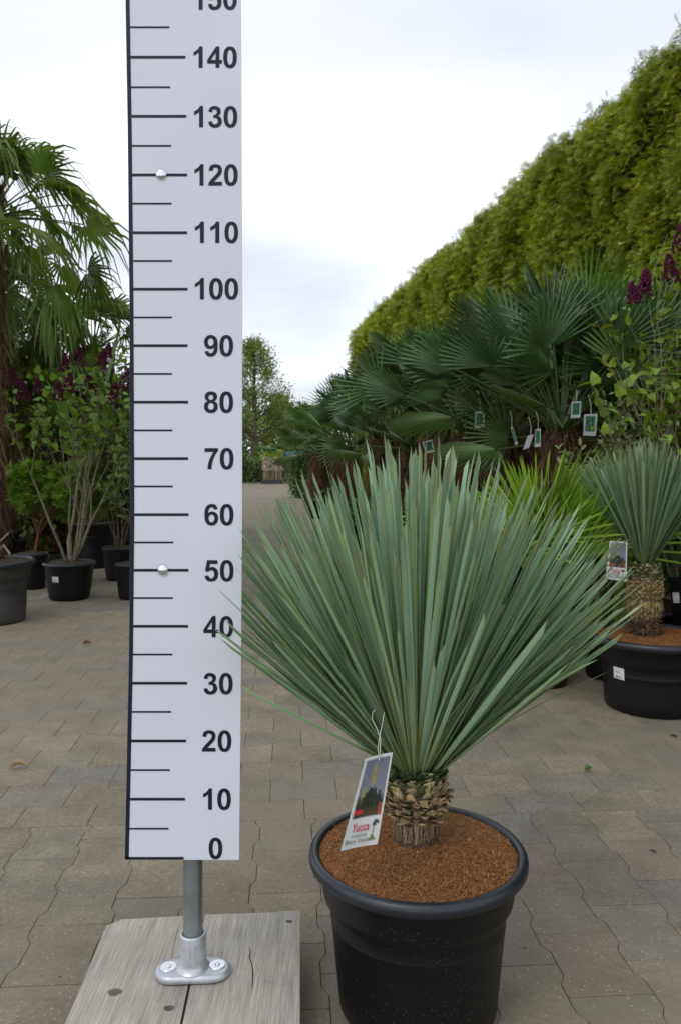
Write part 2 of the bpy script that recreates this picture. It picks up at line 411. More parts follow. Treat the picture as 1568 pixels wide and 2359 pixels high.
DG = {
 '0': [sup(570, 723, 485, 749, 2.35), sup(570, 723, 200, 515, 2.2)],
 '1': [smooth([(806, 0, c_), (525, 0, c_), (525, 1059, c_), (360, 935), (162, 846, c_), (162, 1101, c_), (320, 1170), (490, 1310), (578, 1472, c_), (806, 1472, c_)])],
 '2': [smooth([(1027, 261, c_), (1027, 0, c_), (42, 0, c_), (90, 200), (260, 430), (520, 690), (690, 880), (748, 1040), (715, 1180), (565, 1238), (415, 1180), (361, 1010, c_), (81, 1038, c_), (160, 1310), (330, 1435), (570, 1472), (850, 1410), (990, 1250), (1027, 1065), (1000, 900), (900, 720), (740, 540), (560, 375), (470, 261, c_)])],
 '3': [smooth([(80, 389, c_), (352, 422, c_), (410, 275), (545, 207), (700, 265), (765, 440), (705, 600), (570, 655), (430, 635, c_), (461, 864, c_), (600, 885), (690, 1000), (680, 1150), (535, 1240), (405, 1190), (345, 1040, c_), (86, 1084, c_), (160, 1300), (310, 1430), (535, 1472), (800, 1410), (950, 1240), (965, 1060), (920, 900), (780, 790, c_), (970, 670), (1055, 430), (1000, 200), (830, 30), (555, -25), (300, 30), (140, 180)])],
 '4': [[(638, 0), (638, 295), (37, 295), (37, 541), (674, 1472), (910, 1472), (910, 542), (1093, 542), (1093, 295), (910, 295), (910, 0)], [(638, 542), (638, 1043), (300, 542)]],
 '5': [smooth([(91, 377, c_), (371, 406, c_), (430, 260), (560, 205), (715, 280), (775, 485), (715, 690), (565, 755), (440, 725), (345, 650, c_), (117, 693, c_), (261, 1456, c_), (1004, 1456, c_), (1004, 1193, c_), (474, 1193, c_), (430, 944, c_), (630, 990), (870, 920), (1015, 750), (1060, 490), (1000, 230), (850, 50), (560, -25), (300, 30), (150, 180)])],
 '6': [smooth([(1027, 1107, c_), (755, 1077, c_), (700, 1200), (585, 1238), (430, 1150), (365, 980), (352, 820, c_), (450, 910), (610, 950), (850, 890), (1010, 720), (1060, 480), (1010, 240), (850, 50), (585, -25), (300, 60), (130, 300), (80, 715), (130, 1130), (310, 1390), (600, 1472), (880, 1390)]), sup(582, 470, 203, 262, 2.2)],
 '7': [smooth([(87, 1194, c_), (87, 1455, c_), (1050, 1455, c_), (1050, 1250, c_), (850, 990), (680, 600), (610, 280), (585, 0, c_), (300, 0, c_), (340, 380), (480, 780), (712, 1194, c_)])],
 '8': [smooth([(570, 1472), (850, 1410), (985, 1260), (1010, 1095), (960, 920), (815, 795, c_), (1000, 670), (1055, 430), (1000, 190), (830, 30), (575, -25), (310, 30), (140, 190), (85, 420), (140, 670), (320, 795, c_), (180, 920), (125, 1095), (170, 1270), (310, 1410)]), sup(568, 1065, 170, 172), sup(570, 440, 205, 228)],
}
DG['9'] = [[(1140-x, 1446-y) for x, y in c] for c in DG['6']]
def glyphs(mb, text, x, z, h, y, to3, track=1139):
    """text centred on (x, z) in the plane given by to3(x, z)->point"""
    s = h/1466.0; wtot = len(text)*track*s
    for i, ch in enumerate(text):
        conts = [[(x-wtot/2+(i*track+px)*s, z-h/2+pz*s) for px, pz in c] for c in DG[ch]]
        flat = [p for c in conts for p in c]
        tris = tessellate_polygon([[Vector((p[0], p[1], 0)) for p in c] for c in conts])
        mb.add([to3(*p) for p in flat], [tuple(t) for t in tris], (.01, .01, .01))

# ------------------------------------------------------------------ measuring board on its stand
YB = 1.372; PLZ = .085
root = thing('measuring_board', 'tall white height scale board with dark numbers on a metal post and wooden base', 'measuring board', (gx(445, 1.398), 1.398, PLZ-.1))
RL = Vector(root.location)
def loc(p): return (p[0]-RL.x, p[1]-RL.y, p[2]-RL.z)
def pb(u, v, dy=0): return loc(at(u, v, YB)+Vector((0, dy, 0)))
leftE = [(289, -160), (290, 0), (295, 300), (299, 700), (301, 1180), (298, 1500), (292, 1800), (288, 1980)]
rightE = [(553, -160), (555, 0), (557, 300), (558, 700), (558, 1180), (556, 1500), (553, 1800), (551, 1980)]
mb = MB(); n_ = len(leftE); V = []
for dy in (0, .004):
    V += [pb(u, v, dy) for u, v in leftE]+[pb(u, v, dy) for u, v in rightE]
F = []
for i in range(n_-1):
    F.append((i+1, n_+i+1, n_+i, i)); q = 2*n_
    F.append((q+i, q+n_+i, q+n_+i+1, q+i+1))
    F.append((i, q+i, q+i+1, i+1)); F.append((n_+i, n_+i+1, q+n_+i+1, q+n_+i))
F.append((0, n_, 3*n_, 2*n_)); F.append((n_-1, 2*n_+n_-1, 3*n_+n_-1, 2*n_-1))
mb.add(V, F, (1, 1, 1)); panel = mb.build('panel', M['panel'], root)
def lerp_edge(E, v):
    for (a, b), (c, d) in zip(E[:-1], E[1:]):
        if b <= v <= d: return a+(c-a)*(v-b)/(d-b)
    return E[-1][0]
mb = MB(); DY = -.0006
# edge strip
vs = [-160, 0, 300, 700, 1180, 1500, 1800, 1976.5]
V = [pb(lerp_edge(leftE, v)+.3, v, DY) for v in vs]+[pb(lerp_edge(leftE, v)+9.5, v, DY) for v in vs]
F = [(i+1, len(vs)+i+1, len(vs)+i, i) for i in range(len(vs)-1)]
mb.add(V, F, (0, 0, 0)); mb.build('edge_strip', M['ink'], panel)
def quad(mb, u0, u1, v0, v1, dy=DY):
    mb.add([pb(u0, v1, dy), pb(u1, v1, dy), pb(u1, v0, dy), pb(u0, v0, dy)], [(0, 1, 2, 3)], (0, 0, 0))
longs = {140: (132, 428), 130: (268, 430), 120: (403, 432), 110: (536, 432), 100: (666, 433), 90: (796, 433), 80: (926, 434), 70: (1056, 434), 60: (1185, 435), 50: (1313, 435), 40: (1442, 434), 30: (1573, 432), 20: (1706, 430), 10: (1840, 427)}
shorts = [(63, 391), (201, 393), (336, 395), (469, 396), (601, 397), (731, 397), (861, 397), (991, 398), (1120, 399), (1249, 400), (1377, 399), (1507, 398), (1639, 395), (1773, 392), (1908, 389)]
for v, u1 in [x for x in longs.values()]:
    mb = MB(); quad(mb, lerp_edge(leftE, v)+9.7, u1, v-3.1, v+3.1); mb.build('scale_mark', M['ink'], panel)
for v, u1 in shorts:
    mb = MB(); quad(mb, lerp_edge(leftE, v)+9.7, u1, v-2, v+2); mb.build('scale_mark', M['ink'], panel)
mb = MB(); quad(mb, 288.4, 424, 1973, 1979.4); mb.build('scale_mark', M['ink'], panel)
numc = {'150': (496, -2), '140': (496, 132), '130': (497, 269), '120': (498, 403), '110': (499, 535), '100': (499, 665), '90': (505, 796), '80': (505, 926), '70': (506, 1056), '60': (506, 1185), '50': (506, 1314), '40': (505, 1443), '30': (504, 1574), '20': (501, 1706), '10': (500, 1840), '0': (498, 1953)}
for tx, (u, v) in numc.items():
    mb = MB(); glyphs(mb, tx, 0, 0, 49, 0, lambda x, z, u=u, v=v: pb(u-1.5+x*.965, v-z, DY), 1095)
    mb.build('numeral', M['ink'], panel)
for (u, v) in ((372, 402), (376, 1313)):             # dome bolts
    mb = MB(); R = 13/FPX*YB
    prof = [(.0001, .0050), (R*.35, .0047), (R*.65, .0038), (R*.88, .0022), (R, .0004), (R, .0)]
    lathe(mb, prof, 28)
    o = mb.build('bolt', M['chrome'], root, smooth=True); o.rotation_euler = (math.radians(90), 0, 0); o.location = pb(u, v, -.0003)
mb = MB(); rp = .0168
prof = [(rp, .118), (rp, 1.9)]
lathe(mb, prof, 32); lathe(mb, [(rp, 1.9), (.0001, 1.901)], 32)
mb.build('post', M['steel'], root, smooth=True)
mb = MB()
lathe(mb, [(.0172, .170), (.0185, .1745), (.0222, .1745), (.0232, .172), (.0232, .126), (.0245, .119), (.030, .1145)], 40)
lathe(mb, [(.0172, .170), (.0172, .12)], 40)
# oval foot
def stadium(hl, r, k=12):
    p = []
    for i in range(k+1): a = -PI/2+PI*i/k; p.append((hl+r*math.cos(a), r*math.sin(a)))
    for i in range(k+1): a = PI/2+PI*i/k; p.append((-hl+r*math.cos(a), r*math.sin(a)))
    return p
lay = [(.0, -.003, .1012), (0, .001, .1035), (0, .001, .109), (0, -.001, .1125), (0, -.004, .1145), (0, -.012, .1150)]
ca, sa = math.cos(.06), math.sin(.06)
V = []; F = []; k = 26
for dx, dr, z in lay: V += [(x*ca-y*sa, x*sa+y*ca, z) for x, y in stadium(.034, .030+dr)]
for q in range(len(lay)-1):
    for i in range(k):
        j = (i+1) % k; F.append((q*k+i, q*k+j, (q+1)*k+j, (q+1)*k+i))
F.append(tuple(range((len(lay)-1)*k, len(lay)*k)))
mb.add(V, F, (.5, .5, .5))
flange = mb.build('foot_flange', M['cast'], root, smooth=True)
for sx in (-1, 1):
    x, y = sx*.042*ca, sx*.042*sa
    mb = MB(); lathe(mb, [(.0001, .1168), (.0135, .1166), (.0142, .1160), (.0142, .1151)], 28, centre=(x, y, 0))
    o = mb.build('washer', M['chrome'], flange, smooth=False)
    mb = MB(); lathe(mb, [(.0001, .1185), (.0015, .1185), (.0018, .1195), (.0035, .1195), (.0045, .118), (.0045, .1170)], 16, centre=(x, y, 0)); mb.build('screw', M['chrome'], flange)
# embossed lettering on the sleeve: raised small dashes, unreadable in the photo
mb = MB()
for col_, n0, x0 in ((0, 9, .35), (1, 5, -.05)):
    for i in range(n0):
        a = -PI/2+x0; z = .162-i*.0042; r = .0234
        for dz, da in ((0, 0), (.0016, .03)):
            c0 = (r*math.cos(a+da), r*math.sin(a+da), z-dz)
            t_ = (-math.sin(a), math.cos(a)); hw = .0011
            mb.add([(c0[0]-t_[0]*hw, c0[1]-t_[1]*hw, c0[2]-.0004), (c0[0]+t_[0]*hw, c0[1]+t_[1]*hw, c0[2]-.0004), (c0[0]+t_[0]*hw, c0[1]+t_[1]*hw, c0[2]+.0004), (c0[0]-t_[0]*hw, c0[1]-t_[1]*hw, c0[2]+.0004)], [(0, 1, 2, 3)], (1, 1, 1))
mb.build('embossed_mark', M['chrome'], flange)
# platform planks
def wl(x, y): return (x-RL.x, y-RL.y)
def plank(poly, z0, z1, col):
    mb = MB(); prism(mb, poly, z0, z1, col); return mb
woodc = (.43, .395, .345)
def wp(u, v): p = at(u, v, (CAMH-PLZ)*FPX/(v-VH)); return wl(p.x, p.y)
pl = [wp(247, 2131), wp(282, 2117), wp(466, 2107), wp(415, 2358), wp(405, 2440), wp(108, 2440), wp(150, 2358)]
pr = [wp(473, 2106), wp(640, 2100.5), wp(641, 2098), wp(691, 2097), wp(691, 2440), wp(411, 2440), wp(421, 2358)]
for poly, cc in ((pl, woodc), (pr, (.41, .38, .335))):
    poly = poly[::-1] if sum((a[0]*b[1]-b[0]*a[1]) for a, b in zip(poly, poly[1:]+poly[:1])) < 0 else poly
    mb = MB(); prism(mb, poly, .072, .1, cc); pk = mb.build('plank', M['wood'], root)
    if poly is not None and cc is woodc: pk_l = pk
    else: pk_r = pk
def knot(u, v, a, b, parent):
    x, y = wp(u, v); mb = MB()
    pts = [(x+a*math.cos(t)*(1+.1*math.sin(3*t)), y+b*math.sin(t), .1004) for t in np.linspace(0, 2*PI, 18)[:-1]]
    pin = [(x+a*.55*math.cos(t), y+b*.55*math.sin(t), .1006) for t in np.linspace(0, 2*PI, 18)[:-1]]
    n = 17; F = [tuple(range(n, 2*n))]+[(i, (i+1) % n, n+(i+1) % n, n+i) for i in range(n)]
    mb.add(pts+pin, F, [(.17, .14, .105)]*n+[(.12, .09, .065)]*n); mb.build('knot', M['bark'], parent)
knot(265, 2285, .012, .010, pk_l); knot(390, 2322, .009, .007, pk_l); knot(666, 2122, .007, .005, pk_r)
def crack(pts, wd, parent, col=(.05, .035, .025)):
    mb = MB(); P = [Vector((*wp(u, v), .1005)) for u, v in pts]; V = []
    for i, p in enumerate(P):
        q = wd*(1 if 0 < i < len(P)-1 else .1)*random.uniform(.6, 1.3)
        V += [(p.x-q, p.y, p.z), (p.x+q, p.y, p.z)]
    mb.add(V, [(2*i, 2*i+1, 2*i+3, 2*i+2) for i in range(len(P)-1)], col); mb.build('crack', M['bark'], parent)
crack([(573, 2178), (577, 2192), (575, 2205), (581, 2222), (583, 2240), (582, 2262), (580, 2284)], .0012, pk_r)
crack([(420, 2110), (408, 2150), (396, 2200), (388, 2250)], .0005, pk_l, (.12, .1, .08))
crack([(445, 2240), (437, 2270), (431, 2300)], .0004, pk_l, (.12, .1, .08))
crack([(585, 2247), (620, 2244), (655, 2243), (690, 2240)], .0011, pk_r, (.16, .12, .09))
crack([(590, 2252), (630, 2265), (690, 2275)], .0012, pk_r, (.19, .15, .11))
for (u, v, pp) in ((323, 2136, pk_l), (643, 2119, pk_r)):
    x, y = wp(u, v); mb = MB(); lathe(mb, [(.0001, .1006), (.0018, .1007), (.0024, .1004), (.0024, .1)], 12, centre=(x, y, 0), C=(.1, .1, .1)); mb.build('screw', M['steel'], pp)
mb = MB()
x0, x1 = wp(250, 2131)[0], wp(691, 2131)[0]
for y0 in (1.47, 1.20):
    mb = MB(); box(mb, x0+.01, x1-.004, y0-RL.y, y0+.07-RL.y, .0155, .0715, (.24, .21, .18)); mb.build('bearer', M['wood'], root)

# ------------------------------------------------------------------ yucca leaves
def yucca_leaf(L, wd, bend, asym, side_, nseg=6, fold=.18):
    """blade along +Y from origin, upper side +Z; cross-section margin|blade|keel|blade|margin"""
    V = []; mw = .0010
    ts = [0, .06, .25, .5, .75, .9]
    tail = 1-min(.028/L, .2)*asym
    ts = [t*tail for t in ts]+[tail]
    for t in ts:
        ww = wd*(.42+.58*min(1, t/.35)) if t < .35 else wd*(1-.16*max(0, (t-.75)/.25))
        y = L*t; z = bend*t*t
        h = ww/2
        V += [(-h, y, z+fold*h), (-h+mw, y, z+fold*(h-mw)), (0, y, z), (h-mw, y, z+fold*(h-mw)), (h, y, z+fold*h)]
    k = len(ts)
    # oblique tip at one margin
    hx = wd*.42*side_; zt = bend
    V.append((hx*.9, L, zt+fold*abs(hx))); tip = len(V)-1
    F0 = []; F1 = []
    for i in range(k-1):
        for j in range(4):
            f = (i*5+j, i*5+j+1, i*5+5+j+1, i*5+5+j)
            (F1 if j in (0, 3) else F0).append(f)
    b = (k-1)*5
    for j in range(4): (F1 if j in (0, 3) else F0).append((b+j, b+j+1, tip))
    return V, F0, F1
def yucca_crown(mb, centre, spec, rng, r0, base=(.235, .405, .285), marg=(.42, .48, .13), wscale=1.0):
    for (az, el, L, *rl) in spec:
        d = np.array([math.cos(az)*math.cos(el), math.sin(az)*math.cos(el), math.sin(el)])
        side_ = rng.choice([-1, 1]); wd = rng.uniform(.0066, .0104)*wscale
        bend = rng.normal(0, .020) if not rl else .002
        V, F0, F1 = yucca_leaf(L, wd, bend, rng.uniform(.5, 1.3), side_)
        up = np.array([-math.cos(az)*math.sin(el), -math.sin(az)*math.sin(el), math.cos(el)])
        roll = rl[0] if rl else rng.normal(0, .42)
        x = np.cross(d, up); x2 = x*math.cos(roll)+up*math.sin(roll); z2 = np.cross(x2, d)
        R = np.stack([x2, d, z2], 1)
        rb_ = r0*math.cos(el)**.45*rng.uniform(.75, 1); o = np.array(centre)+np.array([math.cos(az)*rb_, math.sin(az)*rb_, rng.uniform(-.012, .004)+.030*(1-rb_/r0)])
        P = np.array(V)@R.T+o
        f = rng.choice([rng.uniform(.50, .90), rng.uniform(.9, 1.40)]); hue = rng.normal(0, .08)
        c = np.array(base)*f*np.array([1+hue, 1, 1-hue])
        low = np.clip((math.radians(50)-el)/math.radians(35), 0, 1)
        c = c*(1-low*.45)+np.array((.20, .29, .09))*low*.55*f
        n = len(V); C = np.tile(c, (n, 1))
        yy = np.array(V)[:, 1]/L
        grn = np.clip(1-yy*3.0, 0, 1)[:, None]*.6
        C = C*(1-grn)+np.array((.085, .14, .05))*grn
        Cm = np.tile(np.array(marg)*rng.uniform(.6, 1.05), (n, 1))
        tl_ = .965 if rng.random() < .85 else .90; tipf = np.clip((yy-tl_)/.03, 0, 1)[:, None]*rng.uniform(.2, 1)
        C = C*(1-tipf*.5)+np.array((.24, .19, .09))*tipf*.5
        Cm = Cm*(1-tipf)+np.array((.26, .17, .07))*tipf
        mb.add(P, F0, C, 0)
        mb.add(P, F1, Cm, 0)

def potmesh(r, h, rb, rim_h=None, seg=72, band=True):
    """big container: rolled rim, wide band below it, tapering wall.  returns wall mb, rim mb"""
    a = MB(); b = MB(); s = r
    ri = s*.905
    rim = [(ri, h-.085*s), (ri, h-.03*s), (s*.918, h-.008*s), (s*.945, h), (s*.972, h-.006*s), (s*.993, h-.032*s), (s, h-.065*s), (s*.992, h-.10*s), (s*.965, h-.128*s), (s*.93, h-.137*s)]
    lathe(b, rim, seg)
    if band:
        wall = [(s*.90, h-.134*s), (s*.885, h-.15*s), (s*.872, h-.36*s), (s*.862, h-.40*s), (s*.815, h-.46*s), (s*.806, h-.48*s), (s*.7985, h-.60*s), (s*.7995, h-.603*s), (s*.7990, h-.610*s), (s*.7970, h-.613*s)]
        r2 = s*.806
        h0_ = h-.48*s
    else:
        wall = [(s*.925, h-.134*s), (s*.91, h-.17*s)]; r2 = s*.91
    hb = h-.48*s
    for t in (.35, .5, .75, .93): wall.append((r2+(rb-r2)*t, hb*(1-t)))
    wall += [(rb*.985, .008), (rb*.94, 0), (.0001, 0)]
    lathe(a, wall, seg)
    return a, b
def add_pot(root, r, h, rb, soil_c, soil_mat=None, band=True, wallmat='pot', rimmat='pot_rim', mound=.02, fibres=0, soil_top=None):
    a, b = potmesh(r, h, rb, band=band)
    p = a.build('pot', M[wallmat], root, smooth=True); b.build('rim', M[rimmat], p, smooth=True)
    mb = MB(); R = r*.91; K = 26; S = 72; V = []; C = []; F = []
    zt = soil_top if soil_top is not None else h-.055*r
    for i in range(K):
        q = i/(K-1); rr = R*q
        for j in range(S):
            a_ = 2*PI*j/S; x, y = rr*math.cos(a_), rr*math.sin(a_)
            z = zt+mound*(1-q*q)+(math.sin(x*60+1)*math.sin(y*53+2)*.0025+random.gauss(0, .0011))*(1 if q < .98 else .2)
            V.append((x, y, z)); C.append(np.array(soil_c)*random.uniform(.75, 1.25))
    for i in range(K-1):
        for j in range(S):
            k = (j+1) % S; F.append((i*S+j, i*S+k, (i+1)*S+k, (i+1)*S+j))
    mb.add(V, F, C)
    if fibres:
        rr = R*np.sqrt(RNG.uniform(0, 1, fibres))*.985; aa = RNG.uniform(0, 2*PI, fibres)
        x, y = rr*np.cos(aa), rr*np.sin(aa)
        z = zt+mound*(1-(rr/R)**2)+RNG.uniform(.0005, .004, fibres)
        az = RNG.uniform(0, 2*PI, fibres); el = RNG.normal(0, .28, fibres)
        d = np.c_[np.cos(az)*np.cos(el), np.sin(az)*np.cos(el), np.sin(el)]
        T = frame_from(d, np.tile([[0, 0, 1.]], (fibres, 1)))*RNG.uniform(.5, 1.6, (fibres, 1, 1))
        tV = [(-.00035, -.0042, 0), (.00035, -.0042, 0), (-.0004, 0, .0009), (.0004, 0, .0009), (-.00015, .0042, 0), (.00015, .0042, 0)]
        cols = jcol((.30, .135, .052), fibres, .5, .08)
        lt = RNG.random(fibres) < .025; cols[lt] = np.array((.42, .30, .17))
        mb.scatter(tV, [(0, 1, 3, 2), (2, 3, 5, 4)], T, np.c_[x, y, z], cols)
    mb.build('soil', M['dry'], root)
    return p

def scale_ring(mb, z, r, n, w_, h_, out, tilt, col, jit, phase, rng):
    """broken leaf bases: little wedge shingles round a trunk"""
    for i in range(n):
        a = 2*PI*(i+phase)/n+rng.normal(0, .06)
        rr = r*(1+rng.normal(0, .02)); zz = z+rng.normal(0, h_*.12)
        tl = tilt+rng.normal(0, jit); hh = h_*rng.uniform(.7, 1.25); ww = w_*rng.uniform(.8, 1.2)
        er = np.array([math.cos(a), math.sin(a), 0]); et = np.array([-math.sin(a), math.cos(a), 0]); ez = np.array([0, 0, 1.])
        d = er*math.sin(tl)+ez*math.cos(tl); nrm = er*math.cos(tl)-ez*math.sin(tl)
        b0 = er*(rr-.002)+ez*zz; th = .0022
        P = [b0-et*ww*.5, b0+et*ww*.5, b0+d*hh*rng.uniform(.5, .95)+et*ww*rng.uniform(.2, .45), b0+d*hh+nrm*.001+et*rng.normal(0, ww*.2), b0+d*hh*rng.uniform(.5, .95)-et*ww*rng.uniform(.2, .45), b0+d*hh*.5+nrm*th*1.3]
        P += [p-nrm*th for p in P[:5]]
        F = [(0, 1, 5), (1, 2, 5), (2, 3, 5), (3, 4, 5), (4, 0, 5), (0, 6, 7, 1), (1, 7, 8, 2), (2, 8, 9, 3), (3, 9, 10, 4), (4, 10, 6, 0), (10, 9, 8, 7, 6)]
        c = np.array(col(rng))
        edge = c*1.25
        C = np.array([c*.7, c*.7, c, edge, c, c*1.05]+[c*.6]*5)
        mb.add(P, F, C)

# --- front yucca
Y1 = 1.45
yu = thing('potted_yucca', 'large blue green yucca with a scaly trunk in the nearest black pot', 'yucca', (gx(961, Y1), Y1, 0))
add_pot(yu, .196, .2825, .140, (.20, .085, .032), mound=.024, fibres=26000)
rng = np.random.default_rng(11)
tx = gx(955, Y1)-gx(961, Y1)
zs = .285; zl = gz(1762, Y1)
mb = MB(); prof = [(.036, zs-.02), (.037, zs+.03), (.038, zs+.05), (.047, zs+.065), (.050, zs+.11), (.046, zl-.03), (.030, zl-.02), (.0001, zl-.01)]
lathe(mb, prof, 40, (.075, .052, .036), jit=.02, centre=(tx, 0, 0))
for i in range(700):                                  # fibres wound round the bare foot
    a = rng.uniform(0, 2*PI); z = rng.uniform(zs, zs+.065); r = .0378+rng.uniform(0, .0015); L_ = rng.uniform(.15, .5); dz = rng.normal(0, .0035)
    V = []
    for k in range(4):
        aa = a+L_*k/3; zz = z+dz*k/3
        V += [(tx+r*math.cos(aa), r*math.sin(aa), zz), (tx+r*math.cos(aa), r*math.sin(aa), zz+.0008)]
    mb.add(V, [(0, 2, 3, 1), (2, 4, 5, 3), (4, 6, 7, 5)], np.array((.17, .125, .08))*rng.uniform(.35, 1.35))
trunk = mb.build('trunk', M['dry'], yu, smooth=True)
mb = MB()
for i in range(150):                                   # hanging pale threads
    a = rng.normal(-PI/2, .9); z = zs+.062; V = []
    L_ = rng.uniform(.012, .045); q = rng.normal(0, .12)
    for k in range(4):
        r = .039+.006*(1-k/3)+rng.normal(0, .0008); aa = a+q*k/3
        V += [(tx+r*math.cos(aa), r*math.sin(aa), z-L_*k/3), (tx+r*math.cos(aa+.022), r*math.sin(aa+.022), z-L_*k/3)]
    mb.add(V, [(0, 2, 3, 1), (2, 4, 5, 3), (4, 6, 7, 5)], np.array((.40, .31, .19))*rng.uniform(.6, 1.1))
tan = lambda r: np.array((.40, .29, .16))*r.uniform(.4, 1.35)*(1+r.normal(0, .05, 3))
olive = lambda r: (np.array((.11, .13, .05)) if r.random() < .45 else np.array((.33, .27, .14)))*r.uniform(.6, 1.3)
green = lambda r: (np.array((.055, .080, .028)) if r.random() < .85 else np.array((.3, .27, .15)))*r.uniform(.5, 1.3)
zz = zs+.058; i = 0
zt_ = zl+.004
while zz < zt_:
    t = (zz-zs-.058)/(zt_-zs-.058)
    r = .044+.008*min(1, t*3)
    if t < .52: scale_ring(mb, zz, r, 23, .0165, .0185, .5, 1.15-.75*t+.1, tan, .38, (i % 2)*.5+rng.uniform(-.2, .2), rng)
    elif t < .72: scale_ring(mb, zz, r, 22, .0185, .0175, .5, .45, olive, .22, (i % 2)*.5, rng)
    else: scale_ring(mb, zz, r*.99, 24, .014, .012, .5, .9, green, .3, (i % 2)*.5, rng)
    zz += .0068; i += 1
lathe(mb, [(.042, zs+.055), (.050, zs+.08), (.047, zl-.014), (.030, zl-.006)], 40, (.035, .045, .018), centre=(tx, 0, 0))
mb.translate = None
def shift_mb(mb, dx, dy=0, skip=0):
    for i in range(len(mb.V)):
        pass
# scales were built round the origin; move them onto the trunk axis
for i, v in enumerate(mb.V):
    if len(v) == 11: mb.V[i] = v+np.array([tx, 0, 0])
mb.build('leaf_scar', M['dry'], yu)
spec = []
for i in range(1750):
    s = rng.uniform(math.sin(math.radians(22)), 1); el = math.asin(s)
    az = rng.uniform(-PI, PI)
    fb = abs(math.sin(az))
    if el < math.radians(40+18*fb): continue
    if math.sin(az) < 0 and el < math.radians(62)-(1-fb)*math.radians(30): 
        if rng.random() < .6: continue
    L_ = rng.uniform(.84, 1.03)*(.445+.135*max(0, math.sin(el)-.5)/.5)
    if rng.random() < .12: L_ *= rng.uniform(.62, .85)
    spec.append((az, el, L_))
for i in range(150):
    az = rng.choice([0, PI])+rng.normal(0, .33); el = math.radians(rng.uniform(38, 58))
    spec.append((az, el, rng.uniform(.82, 1.0)*(.375+.065*math.sin(el))))
for i in range(26):                                   # short young blades leaning to the front
    spec.append((-PI/2+rng.normal(0, .7), math.radians(rng.uniform(58, 78)), rng.uniform(.24, .38)))
# named outliers of the silhouette: (tip u, v, depth offset)
ctr = Vector((gx(957, Y1), Y1, gz(1742, Y1)))
for u, v, dy in ((500, 1378, -.06), (508, 1413, -.10), (546, 1530, -.12), (528, 1352, .02), (565, 1303, .05), (1437, 1408, -.05), (1408, 1390, .0), (1366, 1350, .05), (1335, 1408, -.1), (1360, 1296, .1), (612, 1240, .1), (682, 1185, .1), (1310, 1245, .1), (1240, 1190, .12), (1345, 1330, .0), (590, 1280, .0), (560, 1395, -.08), (1320, 1420, -.12), (650, 1235, -.05), (1280, 1245, -.03), (583, 1445, -.12), (925, 1060, .05), (975, 1038, .02), (1000, 1045, .0), (945, 1035, -.02), (1030, 1062, .05), (900, 1062, .0), (850, 1080, .05), (800, 1095, .05), (1065, 1098, .05), (728, 1138, .05), (1180, 1125, .06), (1150, 1100, .03)):
    if u < 620: dy = -.15
    q = at(u, v, Y1+dy)-ctr; spec.append((math.atan2(q.y, q.x), math.asin(q.z/q.length), q.length-.04)+((.75 if u < 600 else -.6,) if v > 1230 else ()))
def clear_of_board(az, el, L_):                       # blades pass in front of the scale board or behind it, never through
    x1 = ctr.x+math.cos(az)*math.cos(el)*(L_+.05); y1 = ctr.y+math.sin(az)*math.cos(el)*(L_+.05)
    if x1 > -.145: return True
    if y1 > 1.415: return True
    if y1 > 1.34: return False
    t = (ctr.y-1.372)/(ctr.y-y1); return ctr.x+(x1-ctr.x)*t > -.13
spec = [q for q in spec if len(q) > 3 or clear_of_board(*q[:3])]
mb = MB(); yucca_crown(mb, tuple(ctr-Vector(yu.location)-Vector((0, 0, .024))), spec, rng, .047)
mb.build('leaf_crown', M['yucca'], yu)
mb = MB()                                             # grass seedling in the pot
for dx, h_ in ((0, .034), (.004, .022), (-.003, .028)):
    p = at(1029, 1870, 1.55)-Vector(yu.location); p.z = .285
    mb.add([(p.x+dx-.0012, p.y, p.z-.012), (p.x+dx+.0012, p.y, p.z-.012), (p.x+dx*1.6+.0012, p.y, p.z+h_*.6), (p.x+dx*1.6-.001, p.y, p.z+h_*.6), (p.x+dx*2, p.y, p.z+h_)], [(0, 1, 2, 3), (3, 2, 4)], (.12, .22, .03))
mb.build('weed_seedling', M['leaf'], yu)

